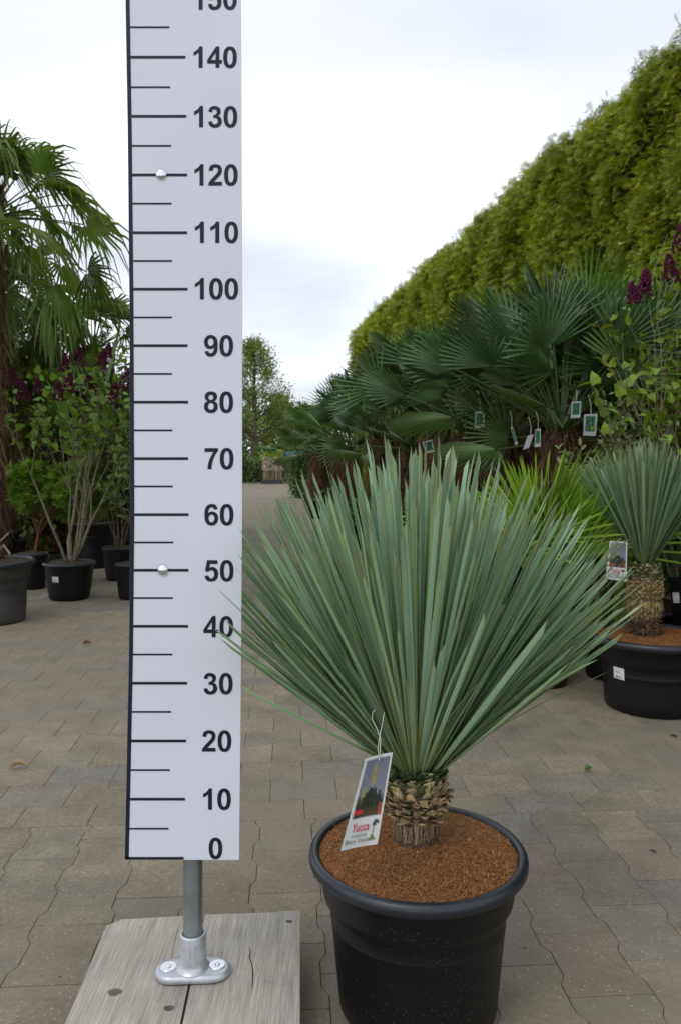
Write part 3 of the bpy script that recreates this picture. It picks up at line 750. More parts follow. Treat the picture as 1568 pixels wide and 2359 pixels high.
# ------------------------------------------------------------------ plant tags
def sampled_card(mb, corners, fn, nu=26, nv=44, bow=.0):
    """corners TL, TR, BR, BL (Vectors); fn(s, t) -> colour, s right, t down"""
    V = []; C = []; F = []
    nrm = (corners[1]-corners[0]).cross(corners[3]-corners[0]).normalized()
    for j in range(nv+1):
        t = j/nv
        for i in range(nu+1):
            s = i/nu
            p = (corners[0]*(1-s)+corners[1]*s)*(1-t)+(corners[3]*(1-s)+corners[2]*s)*t
            p = p+nrm*bow*math.sin(PI*s)+nrm*bow*1.5*(t*t)
            V.append(tuple(p)); C.append(fn(s, t))
    for j in range(nv):
        for i in range(nu):
            a = j*(nu+1)+i; F.append((a, a+nu+1, a+nu+2, a+1))
    mb.add(V, F, C)
def yucca_photo(s, t):
    W = (.56, .58, .58)
    if s < .08 or s > .95 or t < .045: return W
    if t > .68:
        # small plant drawing in the corner
        if ((s-.82)/.10)**2+((t-.745)/.035)**2 < random.uniform(.3, 1.4): return (.04, .06, .045)
        if abs(s-.80+.25*(t-.84)) < .022 and .76 <= t < .91: return (.20, .22, .04)
        if ((s-.82)/.10)**2+((t-.925)/.025)**2 < random.uniform(.5, 1.2): return (.16, .10, .13) if s < .8 else (.12, .18, .05)
        return W
    x = (s-.515)/.435; y = (t-.045)/.635
    sky_ = np.array((.16, .17, .22))*(.8+.5*y)
    if abs(x+.05) < .17*math.sin(min(1, max(0, (y-.06)/.42))*PI)**.6 and .06 < y < .48: return tuple(np.array((.27, .25, .07))*random.uniform(.7, 1.15))
    if abs(x+.55) < .13 and .45 < y < .62: return (.25, .24, .07)
    if y > .50+.16*abs(x)+.05*math.sin(x*17) or (abs(x) < .45 and y > .46+.3*abs(x)):
        if x < -.35 and y > .83 and x > -.93 and y < .92: return (.5, .03, .02)
        if x > .7 and y > .78: return (.30, .07, .03)
        if x < -.86 and y > .8: return (.02, .16, .2)
        c = np.array((.022, .026, .018))*random.uniform(.5, 1.8)
        if x < -.5 and y < .75: c += np.array((.03, .04, .01))
        if y > .85: c += np.array((.04, .015, .005))
        return tuple(c)
    return tuple(sky_)
def text_mesh(body, size, m, parent, P0, ex, ez, shear=0):
    cu = bpy.data.curves.new('lettering', 'FONT'); cu.body = body; cu.size = size; cu.align_x = 'CENTER'; cu.shear = shear
    cu.resolution_u = 2; cu.offset = size*.012
    tmp = bpy.data.objects.new('lettering', cu); COL.objects.link(tmp)
    bpy.context.view_layer.update()
    me = bpy.data.meshes.new_from_object(tmp.evaluated_get(bpy.context.evaluated_depsgraph_get()))
    bpy.data.objects.remove(tmp)
    for v in me.vertices: v.co = P0+ex*v.co.x+ez*v.co.y
    me.materials.clear(); me.materials.append(m)
    o = bpy.data.objects.new('lettering', me); COL.objects.link(o); o.parent = parent; return o
M['redink'] = mat('red_ink', (.50, .035, .03), .5); M['greyink'] = mat('grey_ink', (.20, .20, .19), .5)
def yucca_tag(name, label, TL, TR, BR, BL, string_pts, bow):
    o = thing(name, label, 'plant tag', tuple((BL+BR)/2), group='printed plant tags hanging on the two yuccas')
    O = Vector(o.location); cs = [c-O for c in (TL, TR, BR, BL)]
    mb = MB(); sampled_card(mb, cs, yucca_photo, bow=bow)
    nr = (cs[1]-cs[0]).cross(cs[3]-cs[0]).normalized()
    back = [tuple(c+nr*-.0006*(-1 if nr.y < 0 else 1)*-1) for c in cs]
    card = mb.build('card', M['print'], o)
    ex = (cs[2]-cs[3]).normalized(); ez = (cs[0]-cs[3]).normalized(); W = (cs[2]-cs[3]).length; Hh = (cs[0]-cs[3]).length
    out_ = nr if nr.y < 0 else -nr
    def pos(s, t):
        p = (cs[0]*(1-s)+cs[1]*s)*(1-t)+(cs[3]*(1-s)+cs[2]*s)*t
        return p+nr*bow*math.sin(PI*s)+nr*bow*1.5*t*t+out_*.0032
    ez2 = (pos(.4, .7)-pos(.4, .9)).normalized(); ex2 = (pos(.6, .82)-pos(.3, .82)).normalized()
    text_mesh('Yucca', W*.27, M['redink'], card, pos(.42, .815), ex2*.72, ez2*1.3)
    text_mesh('rostrata', W*.13, M['greyink'], card, pos(.42, .875), ex2, ez2)
    text_mesh('Blue Swan', W*.17, M['greyink'], card, pos(.42, .94), ex2, ez2)
    if string_pts:
        for pts in string_pts:
            mb = MB(); tube(mb, [tuple(Vector(p)-O) for p in pts], .0007, (1, 1, 1), 5); mb.build('string', M['string'], o)
    return o
YT = 1.285
hole = at(873, 1752, YT)
s1 = [hole, at(875, 1725, YT+.0), at(876, 1700, YT+.01), at(866, 1675, YT+.03), at(856, 1655, YT+.05), at(858, 1640, YT+.06), at(864, 1634, YT+.06)]
s2 = [hole, at(870, 1725, YT+.0), at(872, 1705, YT+.01), at(877, 1680, YT+.02), at(882, 1655, YT+.04), at(884, 1640, YT+.05)]
yucca_tag('plant_tag', 'large curved yucca tag hanging on a white string in front of the nearest trunk', at(841, 1747, YT), at(904, 1732, YT), at(869, 1948, YT-.01), at(784, 1964, YT-.01), [s1, s2], .004)

# ------------------------------------------------------------------ second yucca
Y2 = 3.205
y2 = thing('potted_yucca', 'smaller yucca with a thick tan trunk in a wide black pot by the right edge', 'yucca', (gx(1501, Y2), Y2, 0))
p2 = add_pot(y2, .237, .290, .182, (.19, .075, .026), mound=.012, fibres=7000)
rng = np.random.default_rng(5); tx2 = gx(1484, Y2)-gx(1501, Y2)
mb = MB(); lathe(mb, [(.042, .26), (.044, .33), (.052, .36), (.061, .42), (.060, .50), (.050, .565), (.0001, .57)], 40, (.13, .085, .05), jit=.03, centre=(tx2, 0, 0)); mb.build('trunk', M['dry'], y2, smooth=True)
mb = MB()
dk = lambda r: np.array((.15, .10, .06))*r.uniform(.4, 1.5)
t2 = lambda r: np.array((.42, .30, .13))*r.uniform(.65, 1.2)
grn2 = lambda r: (np.array((.08, .12, .03)) if r.random() < .75 else np.array((.36, .36, .2)))*r.uniform(.6, 1.3)
zz = .29; i = 0
while zz < .575:
    t = (zz-.29)/.285
    r = .042 if t < .22 else .042+.020*min(1, (t-.22)/.2); r = r-.010*max(0, (t-.75)/.25)
    if t < .25: scale_ring(mb, zz, r, 16, .016, .030, .5, 1.6+rng.normal(0, .2), dk, .5, rng.random(), rng)
    elif t < .48: scale_ring(mb, zz, r, 30, .012, .022, .5, 2.7, t2, .08, (i % 2)*.5, rng)
    elif t < .72: scale_ring(mb, zz, r, 24, .014, .014, .5, .95, t2, .12, (i % 2)*.5, rng)
    else: scale_ring(mb, zz, r, 24, .012, .011, .5, .9, grn2, .12, (i % 2)*.5, rng)
    zz += .0085; i += 1
for i, v in enumerate(mb.V): mb.V[i] = v+np.array([tx2, 0, 0])
mb.build('leaf_scar', M['dry'], y2)
spec = []
for i in range(420):
    el = math.radians(rng.uniform(57, 90) if rng.random() < .93 else rng.uniform(52, 57)); az = rng.uniform(-PI, PI)
    spec.append((az, el, rng.uniform(.86, 1.02)*(.40+.07*math.sin(el))))
mb = MB(); yucca_crown(mb, (tx2, 0, .575), spec, rng, .045, base=(.18, .285, .165), marg=(.30, .38, .13), wscale=1.15); mb.build('leaf_crown', M['yucca'], y2)
def price_label(parent, r_, z, ang_, w_, h_, name='price_label'):
    """white sticker following a round pot wall (parent local coordinates)"""
    mb = MB(); V = []; C = []; F = []; nu, nv = 8, 10; rr = random.Random(3)
    for j in range(nv+1):
        for i in range(nu+1):
            a = ang_+(i/nu-.5)*w_/r_[0]; t = j/nv; q = r_[0]+(r_[1]-r_[0])*t
            V.append((q*math.cos(a), q*math.sin(a), z-h_*t))
            dark = (j in (8, 9) and 1 < i < 7) or (j == 4 and 1 < i < 5)
            C.append((.2, .2, .2) if dark and rr.random() < .75 else (.60, .63, .64))
    for j in range(nv):
        for i in range(nu):
            a = j*(nu+1)+i; F.append((a, a+nu+1, a+nu+2, a+1))
    mb.add(V, F, C); return mb.build(name, M['print'], parent)
# pot wall radius a bit below the band
price_label(y2, (.1925, .190), gz(1535, Y2-.08), -PI/2-1.06, .052, .045)
YT2 = 3.06
yucca_tag('plant_tag', 'small upright yucca tag hanging beside the right hand yucca trunk', at(1403, 1246, YT2), at(1443, 1248, YT2), at(1442, 1339, YT2), at(1393, 1333, YT2), None, .001)

# ------------------------------------------------------------------ leaves templates
def tmpl_oval(L, W, fold=.12):
    V = [(0, 0, 0), (-W*.42, L*.3, fold*W), (0, L*.33, 0), (W*.42, L*.3, fold*W), (-W*.45, L*.6, fold*W), (0, L*.62, -.03*L), (W*.45, L*.6, fold*W), (0, L, -.12*L)]
    F = [(0, 2, 1), (0, 3, 2), (1, 2, 5, 4), (2, 3, 6, 5), (4, 5, 7), (5, 6, 7)]
    return V, F
def tmpl_heart(L):
    W = L*.8
    V = [(0, 0, 0), (-W*.35, -L*.06, .03*L), (-W*.52, L*.22, .08*L), (-W*.36, L*.55, .05*L), (0, L, -.18*L), (W*.36, L*.55, .05*L), (W*.52, L*.22, .08*L), (W*.35, -L*.06, .03*L), (0, L*.45, -.02*L)]
    F = [(0, 8, 2, 1), (8, 3, 2), (8, 4, 3), (8, 5, 4), (8, 6, 5), (0, 7, 6, 8)]
    return V, F
def tmpl_maple(L):
    V = [(0, 0, 0)]; F = []
    for k, a in enumerate((-1.9, -1.15, -.55, 0, .55, 1.15, 1.9)):
        r = L*(.55, .8, .95, 1.0, .95, .8, .55)[k]; da = .2
        i = len(V)
        V += [(r*.5*math.sin(a-da), r*.5*math.cos(a-da), .02*L), (r*math.sin(a), r*math.cos(a), -.12*L), (r*.5*math.sin(a+da), r*.5*math.cos(a+da), .02*L)]
        F.append((0, i+2, i+1, i))
    return V, F
def leaves_on(mb, pts, dirs, tm, size, cols, rng, droop=.3, spread=1.0):
    n = len(pts); V, F = tm
    d = dirs+rng.normal(0, spread, (n, 3)); d[:, 2] -= droop*rng.random(n)
    u = np.tile([[0, 0, 1.]], (n, 1))+rng.normal(0, .45, (n, 3))
    T = frame_from(d, u)*(size*rng.uniform(.6, 1.25, n))[:, None, None]
    mb.scatter(V, F, T, pts, cols)

def grow(rng, p, d, L, r, lvl, out, tips, split=3, spread=.5, up=.15, seg=4, wob=.12, shrink=.72):
    pts = [np.array(p, float)]; rad = [r]; d = np.array(d, float); d /= np.linalg.norm(d)
    for k in range(seg):
        d = d+rng.normal(0, wob, 3)+np.array([0, 0, up*.3]); d /= np.linalg.norm(d)
        pts.append(pts[-1]+d*L/seg); rad.append(r*(1-.45*(k+1)/seg))
    out.append((pts, rad, lvl))
    if lvl == 0:
        for q in (1, 2, 3, seg): tips.append((pts[min(q, seg)], d))
        return
    if lvl <= 1:
        tips.append((pts[-1], d)); tips.append((pts[seg//2], d))
    for i in range(split):
        a = rng.uniform(0, 2*PI); t = rng.uniform(.45, 1.0) if i else 1.0
        k = min(seg, max(1, int(round(t*seg))))
        s = np.cross(d, [math.cos(a), math.sin(a), .3]); s /= np.linalg.norm(s)+1e-6
        nd = d+s*spread*rng.uniform(.5, 1.2)+np.array([0, 0, up])
        grow(rng, pts[k], nd, L*shrink*rng.uniform(.75, 1.15), rad[k]*.65, lvl-1, out, tips, split, spread, up, seg, wob, shrink)

# ------------------------------------------------------------------ fan palms
def fan_leaf(mb, o, R3, pet, Rb, rng, nseg=26, spread=1.95, droop=.15, tilt=.35, base=(.03, .07, .022), joined=.5, tipdroop=0.0, narrow=1.0, petc=(.07, .11, .03)):
    """R3 columns: x side, y along petiole, z up. petiole from o, blade tilted down by tilt"""
    # petiole
    P = []; k = 5
    for i in range(k):
        t = i/(k-1); P.append(o+R3[:, 1]*pet*t-np.array([0, 0, 1])*.10*pet*t*t)
    tube(mb, [tuple(p) for p in P], [.008, .006, .005, .0045, .004], petc, 4, cap=False)
    h = P[-1]; dy = (P[-1]-P[-2]); dy /= np.linalg.norm(dy)
    x = R3[:, 0]; z = np.cross(x, dy)
    ct, st_ = math.cos(tilt), math.sin(tilt)
    by = dy*ct-z*st_; bz = z*ct+dy*st_
    dA = spread/nseg
    f = rng.uniform(.55, 1.5); bc = np.array(base)*f*(1+rng.normal(0, .06, 3))
    hinge = None
    for i in range(nseg):
        a = -spread+dA*(2*i+1)
        Ls = Rb*(.78+.22*math.cos(a*.55))*rng.uniform(.94, 1.04)
        pts = []; 
        dr = rng.uniform(.6, 1.4)*tipdroop
        for (t, wf, pl_) in ((.04, 1, 1), (joined*.55, 1, 1), (joined, 1, 1), ((joined+1)/2, .62*narrow, .8), (.90, .32*narrow, .6), (1.0, .0, 0)):
            rr = Ls*t; hw = math.tan(dA)*min(rr, Rb*joined*1.05)*wf*.98
            ple = .85*math.tan(dA)*min(rr, Rb*joined)*pl_
            zz_ = -droop*Rb*(abs(math.sin(a))*.45*t+t*t*.5)
            tt = max(0, t-joined)/(1-joined)
            dd = dr*Ls*tt*tt
            rr2 = rr-dd*.35
            ca_, sa_ = math.cos(a), math.sin(a)
            cdir = x*sa_+by*ca_; sdir = x*ca_-by*sa_
            c0 = h+cdir*rr2+bz*zz_-np.array([0, 0, 1])*dd
            if t == 1.0: pts.append((c0,))
            else: pts.append((c0-sdir*hw+bz*ple, c0-bz*ple, c0+sdir*hw+bz*ple))
        V = []; F = []
        for q in pts: V += list(q)
        for s in range(len(pts)-2):
            b = s*3
            F += [(b, b+1, b+4, b+3), (b+1, b+2, b+5, b+4)]
        b = (len(pts)-2)*3; F += [(b, b+1, b+3), (b+1, b+2, b+3)]
        cc = bc*rng.uniform(.88, 1.12); C = np.tile(cc, (len(V), 1))
        if rng.random() < .25: C[-1] = (.20, .15, .06)
        mb.add(V, F, C)
def palm_crown(rng, n=22, rollv=.3, Rb=.42, pet=.45, el0=82, el1=0, base=(.03, .07, .022), tipdroop=0., droop=.15, nseg=26, joined=.5, narrow=1., spread=1.95, tilt=.3, petc=(.07, .11, .03)):
    mb = MB()
    for i in range(n):
        t = (i+.5)/n
        el = math.radians(el0+(el1-el0)*t+rng.normal(0, 6)); az = i*2.39996+rng.normal(0, .2)
        d = np.array([math.cos(az)*math.cos(el), math.sin(az)*math.cos(el), math.sin(el)])
        up = np.array([-math.cos(az)*math.sin(el), -math.sin(az)*math.sin(el), math.cos(el)])
        x = np.cross(d, up); roll = rng.normal(0, rollv)
        x2 = x*math.cos(roll)+up*math.sin(roll)
        R3 = np.stack([x2, d, np.cross(x2, d)], 1)
        q = rng.uniform(.85, 1.1)
        fan_leaf(mb, d*.03, R3, pet*q*(.7+.5*t), Rb*q, rng, nseg, spread, droop, tilt*rng.uniform(.6, 1.6), base, joined, tipdroop, narrow, petc)
    return mb
def fibrous_trunk(rng, h, r, hairs=1500, c=(.11, .065, .042), bulk=1.0):
    mb = MB(); seg = 26; K = 14; V = []; F = []; C = []
    for i in range(K):
        t = i/(K-1)
        for j in range(seg):
            a = 2*PI*j/seg; rr = r*(1+.25*math.sin(t*9+j*.3)*.3+rng.uniform(-.12, .12))*(1.0 if t < .9 else 1.15)
            V.append((rr*math.cos(a), rr*math.sin(a), h*t)); C.append(np.array(c)*rng.uniform(.5, 1.3))
    for i in range(K-1):
        for j in range(seg):
            k = (j+1) % seg; F.append((i*seg+j, i*seg+k, (i+1)*seg+k, (i+1)*seg+j))
    mb.add(V, F, C)
    n = hairs; a = rng.uniform(0, 2*PI, n); z = rng.uniform(.02, 1.02, n)*h; q = r*rng.uniform(.95, 1.0+.30*bulk, n)*(1+bulk*.35*np.maximum(0, np.sin(z*7/h+1.5*np.sin(a))))
    L_ = rng.uniform(.05, .16, n); sw = rng.normal(0, .6, n)
    er = np.c_[np.cos(a), np.sin(a), np.zeros(n)]; et = np.c_[-np.sin(a), np.cos(a), np.zeros(n)]
    up0 = rng.uniform(-.3, .8, n)
    P = []
    p = er*q[:, None]; p[:, 2] = z
    for k in range(5):
        t = k/4
        pk_ = p+er*(L_*.5*math.sin(t*2.4)*bulk*rng.uniform(.5, 1, n))[:, None]+et*(sw*L_*t*.6)[:, None]
        pk_[:, 2] += L_*(up0*t*1.2-1.3*t*t)
        P.append(pk_)
    w_ = .0016
    V = np.stack([P[0]-et*w_, P[0]+et*w_, P[1]-et*w_, P[1]+et*w_, P[2]-et*w_, P[2]+et*w_, P[3]-et*w_, P[3]+et*w_, P[4]-et*w_*.5, P[4]+et*w_*.5], 1).reshape(-1, 3)
    cols = np.repeat(jcol((.135, .078, .048), n, .8, .1, rng), 10, 0)
    b = np.arange(n)[:, None]*10
    F = np.concatenate([b+np.array([[k*2, k*2+1, k*2+3, k*2+2]]) for k in range(4)])
    mb.add(V, F, cols)
    # old leaf stalks
    for i in range(12):
        a_ = rng.uniform(0, 2*PI); z_ = h*rng.uniform(.55, 1.0); o = np.array([math.cos(a_)*r*.9, math.sin(a_)*r*.9, z_])
        d = np.array([math.cos(a_)*.5, math.sin(a_)*.5, 1.]); l_ = rng.uniform(.06, .18)
        tube(mb, [tuple(o), tuple(o+d*l_*.5), tuple(o+d*l_+np.array([0, 0, .01]))], [.010, .008, .004], (.10, .075, .035), 4)
    return mb

# prototypes
def make_palm(seed, trunk_h, r, pot=(.17, .27, .13), label='', **kw):
    rng = np.random.default_rng(seed)
    o = thing('fan_palm', label, 'palm', (0, 0, 0), group='dark fan palms lined up along the hedge')
    add_pot(o, pot[0], pot[1], pot[2], (.04, .03, .02), band=False, mound=.0)
    t = fibrous_trunk(rng, trunk_h, r, kw.pop('hairs', 1500), c=kw.pop('c'), bulk=kw.pop('bulk', 1.0)).build('trunk', M['dry'], o); t.location = (0, 0, pot[1]-.03)
    c = palm_crown(rng, **kw).build('crown', M['glossleaf'], o); c.location = (0, 0, pot[1]-.03+trunk_h)
    return o
PX = lambda Y: 2.2-.1535*Y                            # line of the palm row
protoA = make_palm(21, .80, .066, label='x', n=31, Rb=.31, pet=.58, el0=90, el1=25, base=(.058, .118, .040), droop=.06, bulk=1.0, hairs=3000, spread=1.20, rollv=.75, tilt=-.02, nseg=17, joined=.36, c=(.03, .018, .012))
protoB = make_palm(22, .70, .062, label='x', n=29, Rb=.31, pet=.58, el0=90, el1=30, base=(.075, .145, .042), droop=.05, bulk=1.0, hairs=2800, spread=1.1, rollv=.75, tilt=-.04, nseg=16, joined=.34, c=(.03, .018, .012))
protoC = make_palm(23, .60, .060, label='x', n=27, Rb=.30, pet=.50, el0=88, el1=5, base=(.088, .165, .040), droop=.10, bulk=1.2, hairs=2600, spread=1.3, rollv=.75, tilt=.0, nseg=18, joined=.33, c=(.03, .018, .012))
row = [  # proto, u of trunk, depth, scale, label
 (protoA, 1290, 4.75, 1.10, 'fan palm with the highest dark crown, behind the yellow green young palm'),
 (protoB, 1168, 5.6, 1.16, 'fan palm with shaggy brown fibres, right behind the top of the front yucca'),
 (protoC, 1420, 4.9, 1.30, 'dark fan palm standing behind the purple flowered lilac twigs on the right'),
 (protoB, 1075, 6.7, 1.26, 'fan palm with a picture tag between its stalks, above the middle of the front yucca'),
 (protoA, 1235, 6.3, 1.30, 'fan palm pressed against the hedge behind the tagged palms'),
 (protoA, 1010, 7.6, 1.22, 'fan palm in the middle of the row with its tag hanging low'),
 (protoC, 945, 8.6, 1.30, 'fan palm standing before the hedge at the left shoulder of the front yucca'),
 (protoB, 1110, 7.9, 1.38, 'fan palm in the second rank, its fans against the yellow green hedge'),
 (protoA, 870, 9.9, 1.18, 'fan palm with a blank white tag on its thick hairy trunk'),
 (protoC, 808, 11.6, 1.30, 'fan palm with a pale brown trunk third from the path end of the row'),
 (protoB, 905, 12.2, 1.45, 'fan palm in the second rank near the far end of the hedge'),
 (protoC, 735, 13.6, 1.30, 'last fan palm at the edge of the path, leaning its fans over the paving'),
 (protoA, 775, 15.0, 1.22, 'tall fan palm at the far end of the hedge, its fans against the sky'),
 (protoC, 1350, 5.9, 1.60, 'fan palm behind the pair of green picture tags, half lost in shade'),
 (protoB, 1480, 6.0, 1.35, 'fan palm deep behind the right hand lilac, against the hedge'),
]
first = {}
for i, (pr_, u, Yp, s, lab) in enumerate(row):
    if pr_ not in first: o = pr_; first[pr_] = 1
    else: o = copy_tree(pr_)
    o.location = (gx(u, Yp), Yp, 0); o.rotation_euler = (0, 0, i*1.7+.4); o.scale = (s, s, s); o['label'] = lab

# green picture tags on the palms
def palm_photo(s, t):
    if s < .09 or s > .91 or t < .06 or t > .80: return (.42, .44, .45)
    c = np.array((.02, .10, .055))*(1+.8*math.sin(s*14+t*9)*math.sin(t*17-s*5))
    return tuple(np.clip(c*random.uniform(.7, 1.5), .004, 1))
def palm_tag(TL, TR, BR, BL, Yp, label, back=False):
    cs = [at(u, v, Yp) for u, v in (TL, TR, BR, BL)]; O = (cs[2]+cs[3])/2
    o = thing('plant_tag', label, 'plant tag', tuple(O), group='green picture tags on the palms')
    mb = MB(); sampled_card(mb, [c-O for c in cs], (lambda s, t: (.40, .42, .44)) if back else palm_photo, 12, 18, bow=.001); mb.build('card', M['print'], o)
    t_ = (cs[0]+cs[1])/2-O
    mb = MB(); tube(mb, [tuple(t_), tuple(t_+Vector((.004, .01, .05))), tuple(t_+Vector((-.004, .03, .10)))], .0012, (1, 1, 1), 4); mb.build('string', M['string'], o)
palm_tag((1094, 948), (1115, 948), (1114, 985), (1092, 985), 5.6, 'leftmost upright picture tag, above the right half of the front yucca')
palm_tag((1316, 925), (1338, 924), (1335, 962), (1313, 963), 4.35, 'higher of the two green picture tags hanging close together on the right')
palm_tag((1344, 954), (1375, 953), (1371, 1004), (1342, 1003), 4.0, 'lower and larger of the two green picture tags hanging close together')
palm_tag((1232, 989), (1244, 987), (1244, 1028), (1230, 1030), 4.35, 'narrow green tag seen partly side on beside the palm trunk')
palm_tag((1214, 1003), (1228, 1000), (1217, 1031), (1203, 1036), 4.4, 'slanting tag turned with its blank white back to the viewer', True)
palm_tag((1175, 985), (1180, 983), (1192, 1022), (1186, 1026), 4.7, 'tag turned almost edge on among the brown fibres')
palm_tag((972, 1018), (994, 1012), (1000, 1040), (980, 1045), 6.7, 'tilted dark tag just above the tips of the front yucca')
palm_tag((843, 1042), (855, 1044), (855, 1067), (844, 1064), 9.2, 'distant blank tag on a thick hairy palm trunk', True)

# ------------------------------------------------------------------ young bright palm
rng = np.random.default_rng(31); Yq = 3.55
o = thing('young_fan_palm', 'low bright yellow green young fan palm behind the right side of the front yucca', 'palm', (gx(1240, Yq), Yq, 0))
add_pot(o, .15, .26, .12, (.04, .03, .02), band=False)
c = palm_crown(rng, n=30, Rb=.42, pet=.22, el0=88, el1=25, base=(.20, .34, .03), droop=.12, nseg=13, joined=.2, narrow=1.0, spread=1.05, tilt=.05, petc=(.22, .30, .03)).build('crown', M['leaf'], o); c.location = (0, 0, .44)

# ------------------------------------------------------------------ bushes with stems, leaves, flowers
def bush(name, label, cat, Xp, Yp, pot, stems, rng, tm, leafsize, leafc, stemc, nper=4, lvl=2, L0=.5, r0=.012, split=3, spread=.5, up=.2, flowers=None, flowerc=(.095, .009, .042), band=False, wall='pot', leafmat='leaf', zmin=0., soilc=(.05, .04, .03), droop=.4, seg=4, shrink=.72, fan=.35, bias=(0, 0)):
    o = thing(name, label, cat, (Xp, Yp, 0))
    z0 = 0
    if pot: add_pot(o, pot[0], pot[1], pot[2], soilc, band=band, wallmat=wall, rimmat='pot_rim' if wall == 'pot' else wall); z0 = pot[1]-.03
    mb = MB(); tips = []
    for i in range(stems):
        out_ = []; a = rng.uniform(0, 2*PI); d = np.array([math.cos(a)*fan*rng.uniform(.3, 1.3)+bias[0], math.sin(a)*fan*.8+bias[1], 1.])
        grow(rng, (math.cos(a)*.02, math.sin(a)*.02, z0), d, L0*rng.uniform(.8, 1.15), r0*rng.uniform(.7, 1.1), lvl, out_, tips, split, spread, up, seg, .10, shrink)
        for pts, rad, lv in out_:
            tube(mb, [tuple(p) for p in pts], [max(.0012, r) for r in rad], np.array(stemc)*rng.uniform(.8, 1.2), 5 if lv else 4, cap=False)
    mb.build('stem', M['bark'], o, smooth=True)
    T = [t for t in tips if t[0][2] > zmin]
    P = np.array([t[0] for t in T]); D = np.array([t[1] for t in T])
    P = np.repeat(P, nper, 0)+rng.normal(0, leafsize*.35, (len(P)*nper, 3)); D = np.repeat(D, nper, 0)
    mb = MB(); leaves_on(mb, P, D, tm, leafsize, jcol(leafc, len(P), .35, .12, rng), rng, droop, .8); mb.build('foliage', M[leafmat], o)
    if flowers:
        for (fx, fy, fz, s, tlt) in flowers: flower(o, fx, fy, fz, s, tlt, flowerc, rng)
    return o
def flower(parent, x, y, z, s, tlt, c, rng):
    """lilac panicle: a cone of tiny four-petalled florets"""
    n = 170; t = rng.random(n)**.8; r = s*.30*(1-t)**.7*np.sqrt(rng.uniform(.45, 1, n))+.004; a = rng.uniform(0, 2*PI, n)
    p = np.c_[x+r*np.cos(a)+tlt*s*t, y+r*np.sin(a), z+s*t]
    V = [(-.5, 0, 0), (0, -.5, 0), (.5, 0, 0), (0, .5, 0), (0, 0, .35), (0, 0, -.5)]
    F = [(0, 1, 4), (1, 2, 4), (2, 3, 4), (3, 0, 4), (1, 0, 5), (2, 1, 5), (3, 2, 5), (0, 3, 5)]
    mb = MB(); mb.scatter(V, F, rand_rot(n, rng=rng)*rng.uniform(.010, .018, (n, 1, 1)), p, jcol(c, n, .5, .2, rng)); mb.build('flower_cluster', M['petal'], parent)

def fl(u, v, Yp, X0, Y0, s, tlt=0, dy=0): p = at(u, v, Yp); return (p.x-X0, p.y-Y0, p.z, s, tlt)
# left lilac
rng = np.random.default_rng(41); Yl = 5.7; Xl = gx(161, Yl)
flo = [fl(*q[:2], Yl-.42+q[2], Xl, Yl, q[3], q[4]) for q in ((38, 890, 0, .13, -.3), (58, 925, -.1, .15, -.2), (88, 905, .05, .10, 0), (136, 925, -.1, .13, 0), (158, 905, -.1, .13, .1), (150, 855, 0, .12, 0), (180, 845, .1, .13, .1), (232, 860, 0, .16, .15), (248, 825, 0, .10, .1), (262, 930, -.1, .14, .1), (283, 905, -.05, .16, .25), (205, 880, .1, .1, 0))]
bush('potted_lilac', 'left lilac with dark purple flowers in a black pot with a white price label', 'lilac', Xl, Yl, (.182, .262, .135), 7, rng, tmpl_heart(1.), .064, (.16, .27, .04), (.22, .20, .13), nper=2, lvl=2, L0=.72, r0=.014, split=3, spread=.36, up=.22, flowers=flo, zmin=1.0, fan=.48, shrink=.66)
lil = [o for o in COL.objects if o.name.startswith('potted_lilac')][0]
price_label(lil, (.170, .163), gz(1328, Yl-.16), -PI/2-.27, .050, .040)
# right lilac (cut by the frame)
rng = np.random.default_rng(43); Yr = 3.9; Xr = gx(1590, Yr)
flo = [fl(u, v, Yr-.2+d, Xr, Yr, s, t) for u, v, d, s, t in ((1462, 700, 0, .10, -.2), (1480, 690, 0, .13, .05), (1486, 655, 0, .07, 0), (1545, 650, 0, .13, -.1), (1566, 590, .1, .15, 0), (1590, 700, 0, .12, 0))]
bush('potted_lilac', 'tall thin stemmed lilac with purple flowers at the right edge behind the second yucca', 'lilac', Xr, Yr, (.18, .26, .14), 10, rng, tmpl_heart(1.), .056, (.17, .26, .03), (.26, .21, .15), nper=1, lvl=2, L0=.80, r0=.009, split=3, spread=.42, up=.2, flowers=flo, zmin=.95, fan=.30, shrink=.60, bias=(-.14, -.05))
# maple with red stem
rng = np.random.default_rng(44); Ym = 6.15
bush('potted_maple', 'young maple with a red stem and fresh green leaves behind the left lilac', 'maple', gx(74, Ym), Ym, (.13, .27, .095), 1, rng, tmpl_maple(1.), .065, (.14, .24, .025), (.12, .045, .03), nper=6, lvl=4, L0=.36, r0=.015, split=4, spread=.75, up=.12, zmin=.3, fan=.18, shrink=.72, droop=.6)
rng = np.random.default_rng(45); Ym = 7.0
bush('potted_maple', 'taller yellow green maple behind the hairy palm trunk at the left edge', 'maple', gx(20, Ym), Ym, (.16, .3, .12), 4, rng, tmpl_maple(1.), .07, (.16, .22, .03), (.14, .09, .05), nper=7, lvl=3, L0=.85, r0=.016, split=3, spread=.6, up=.15, zmin=.5, fan=.25, shrink=.70, droop=.5)
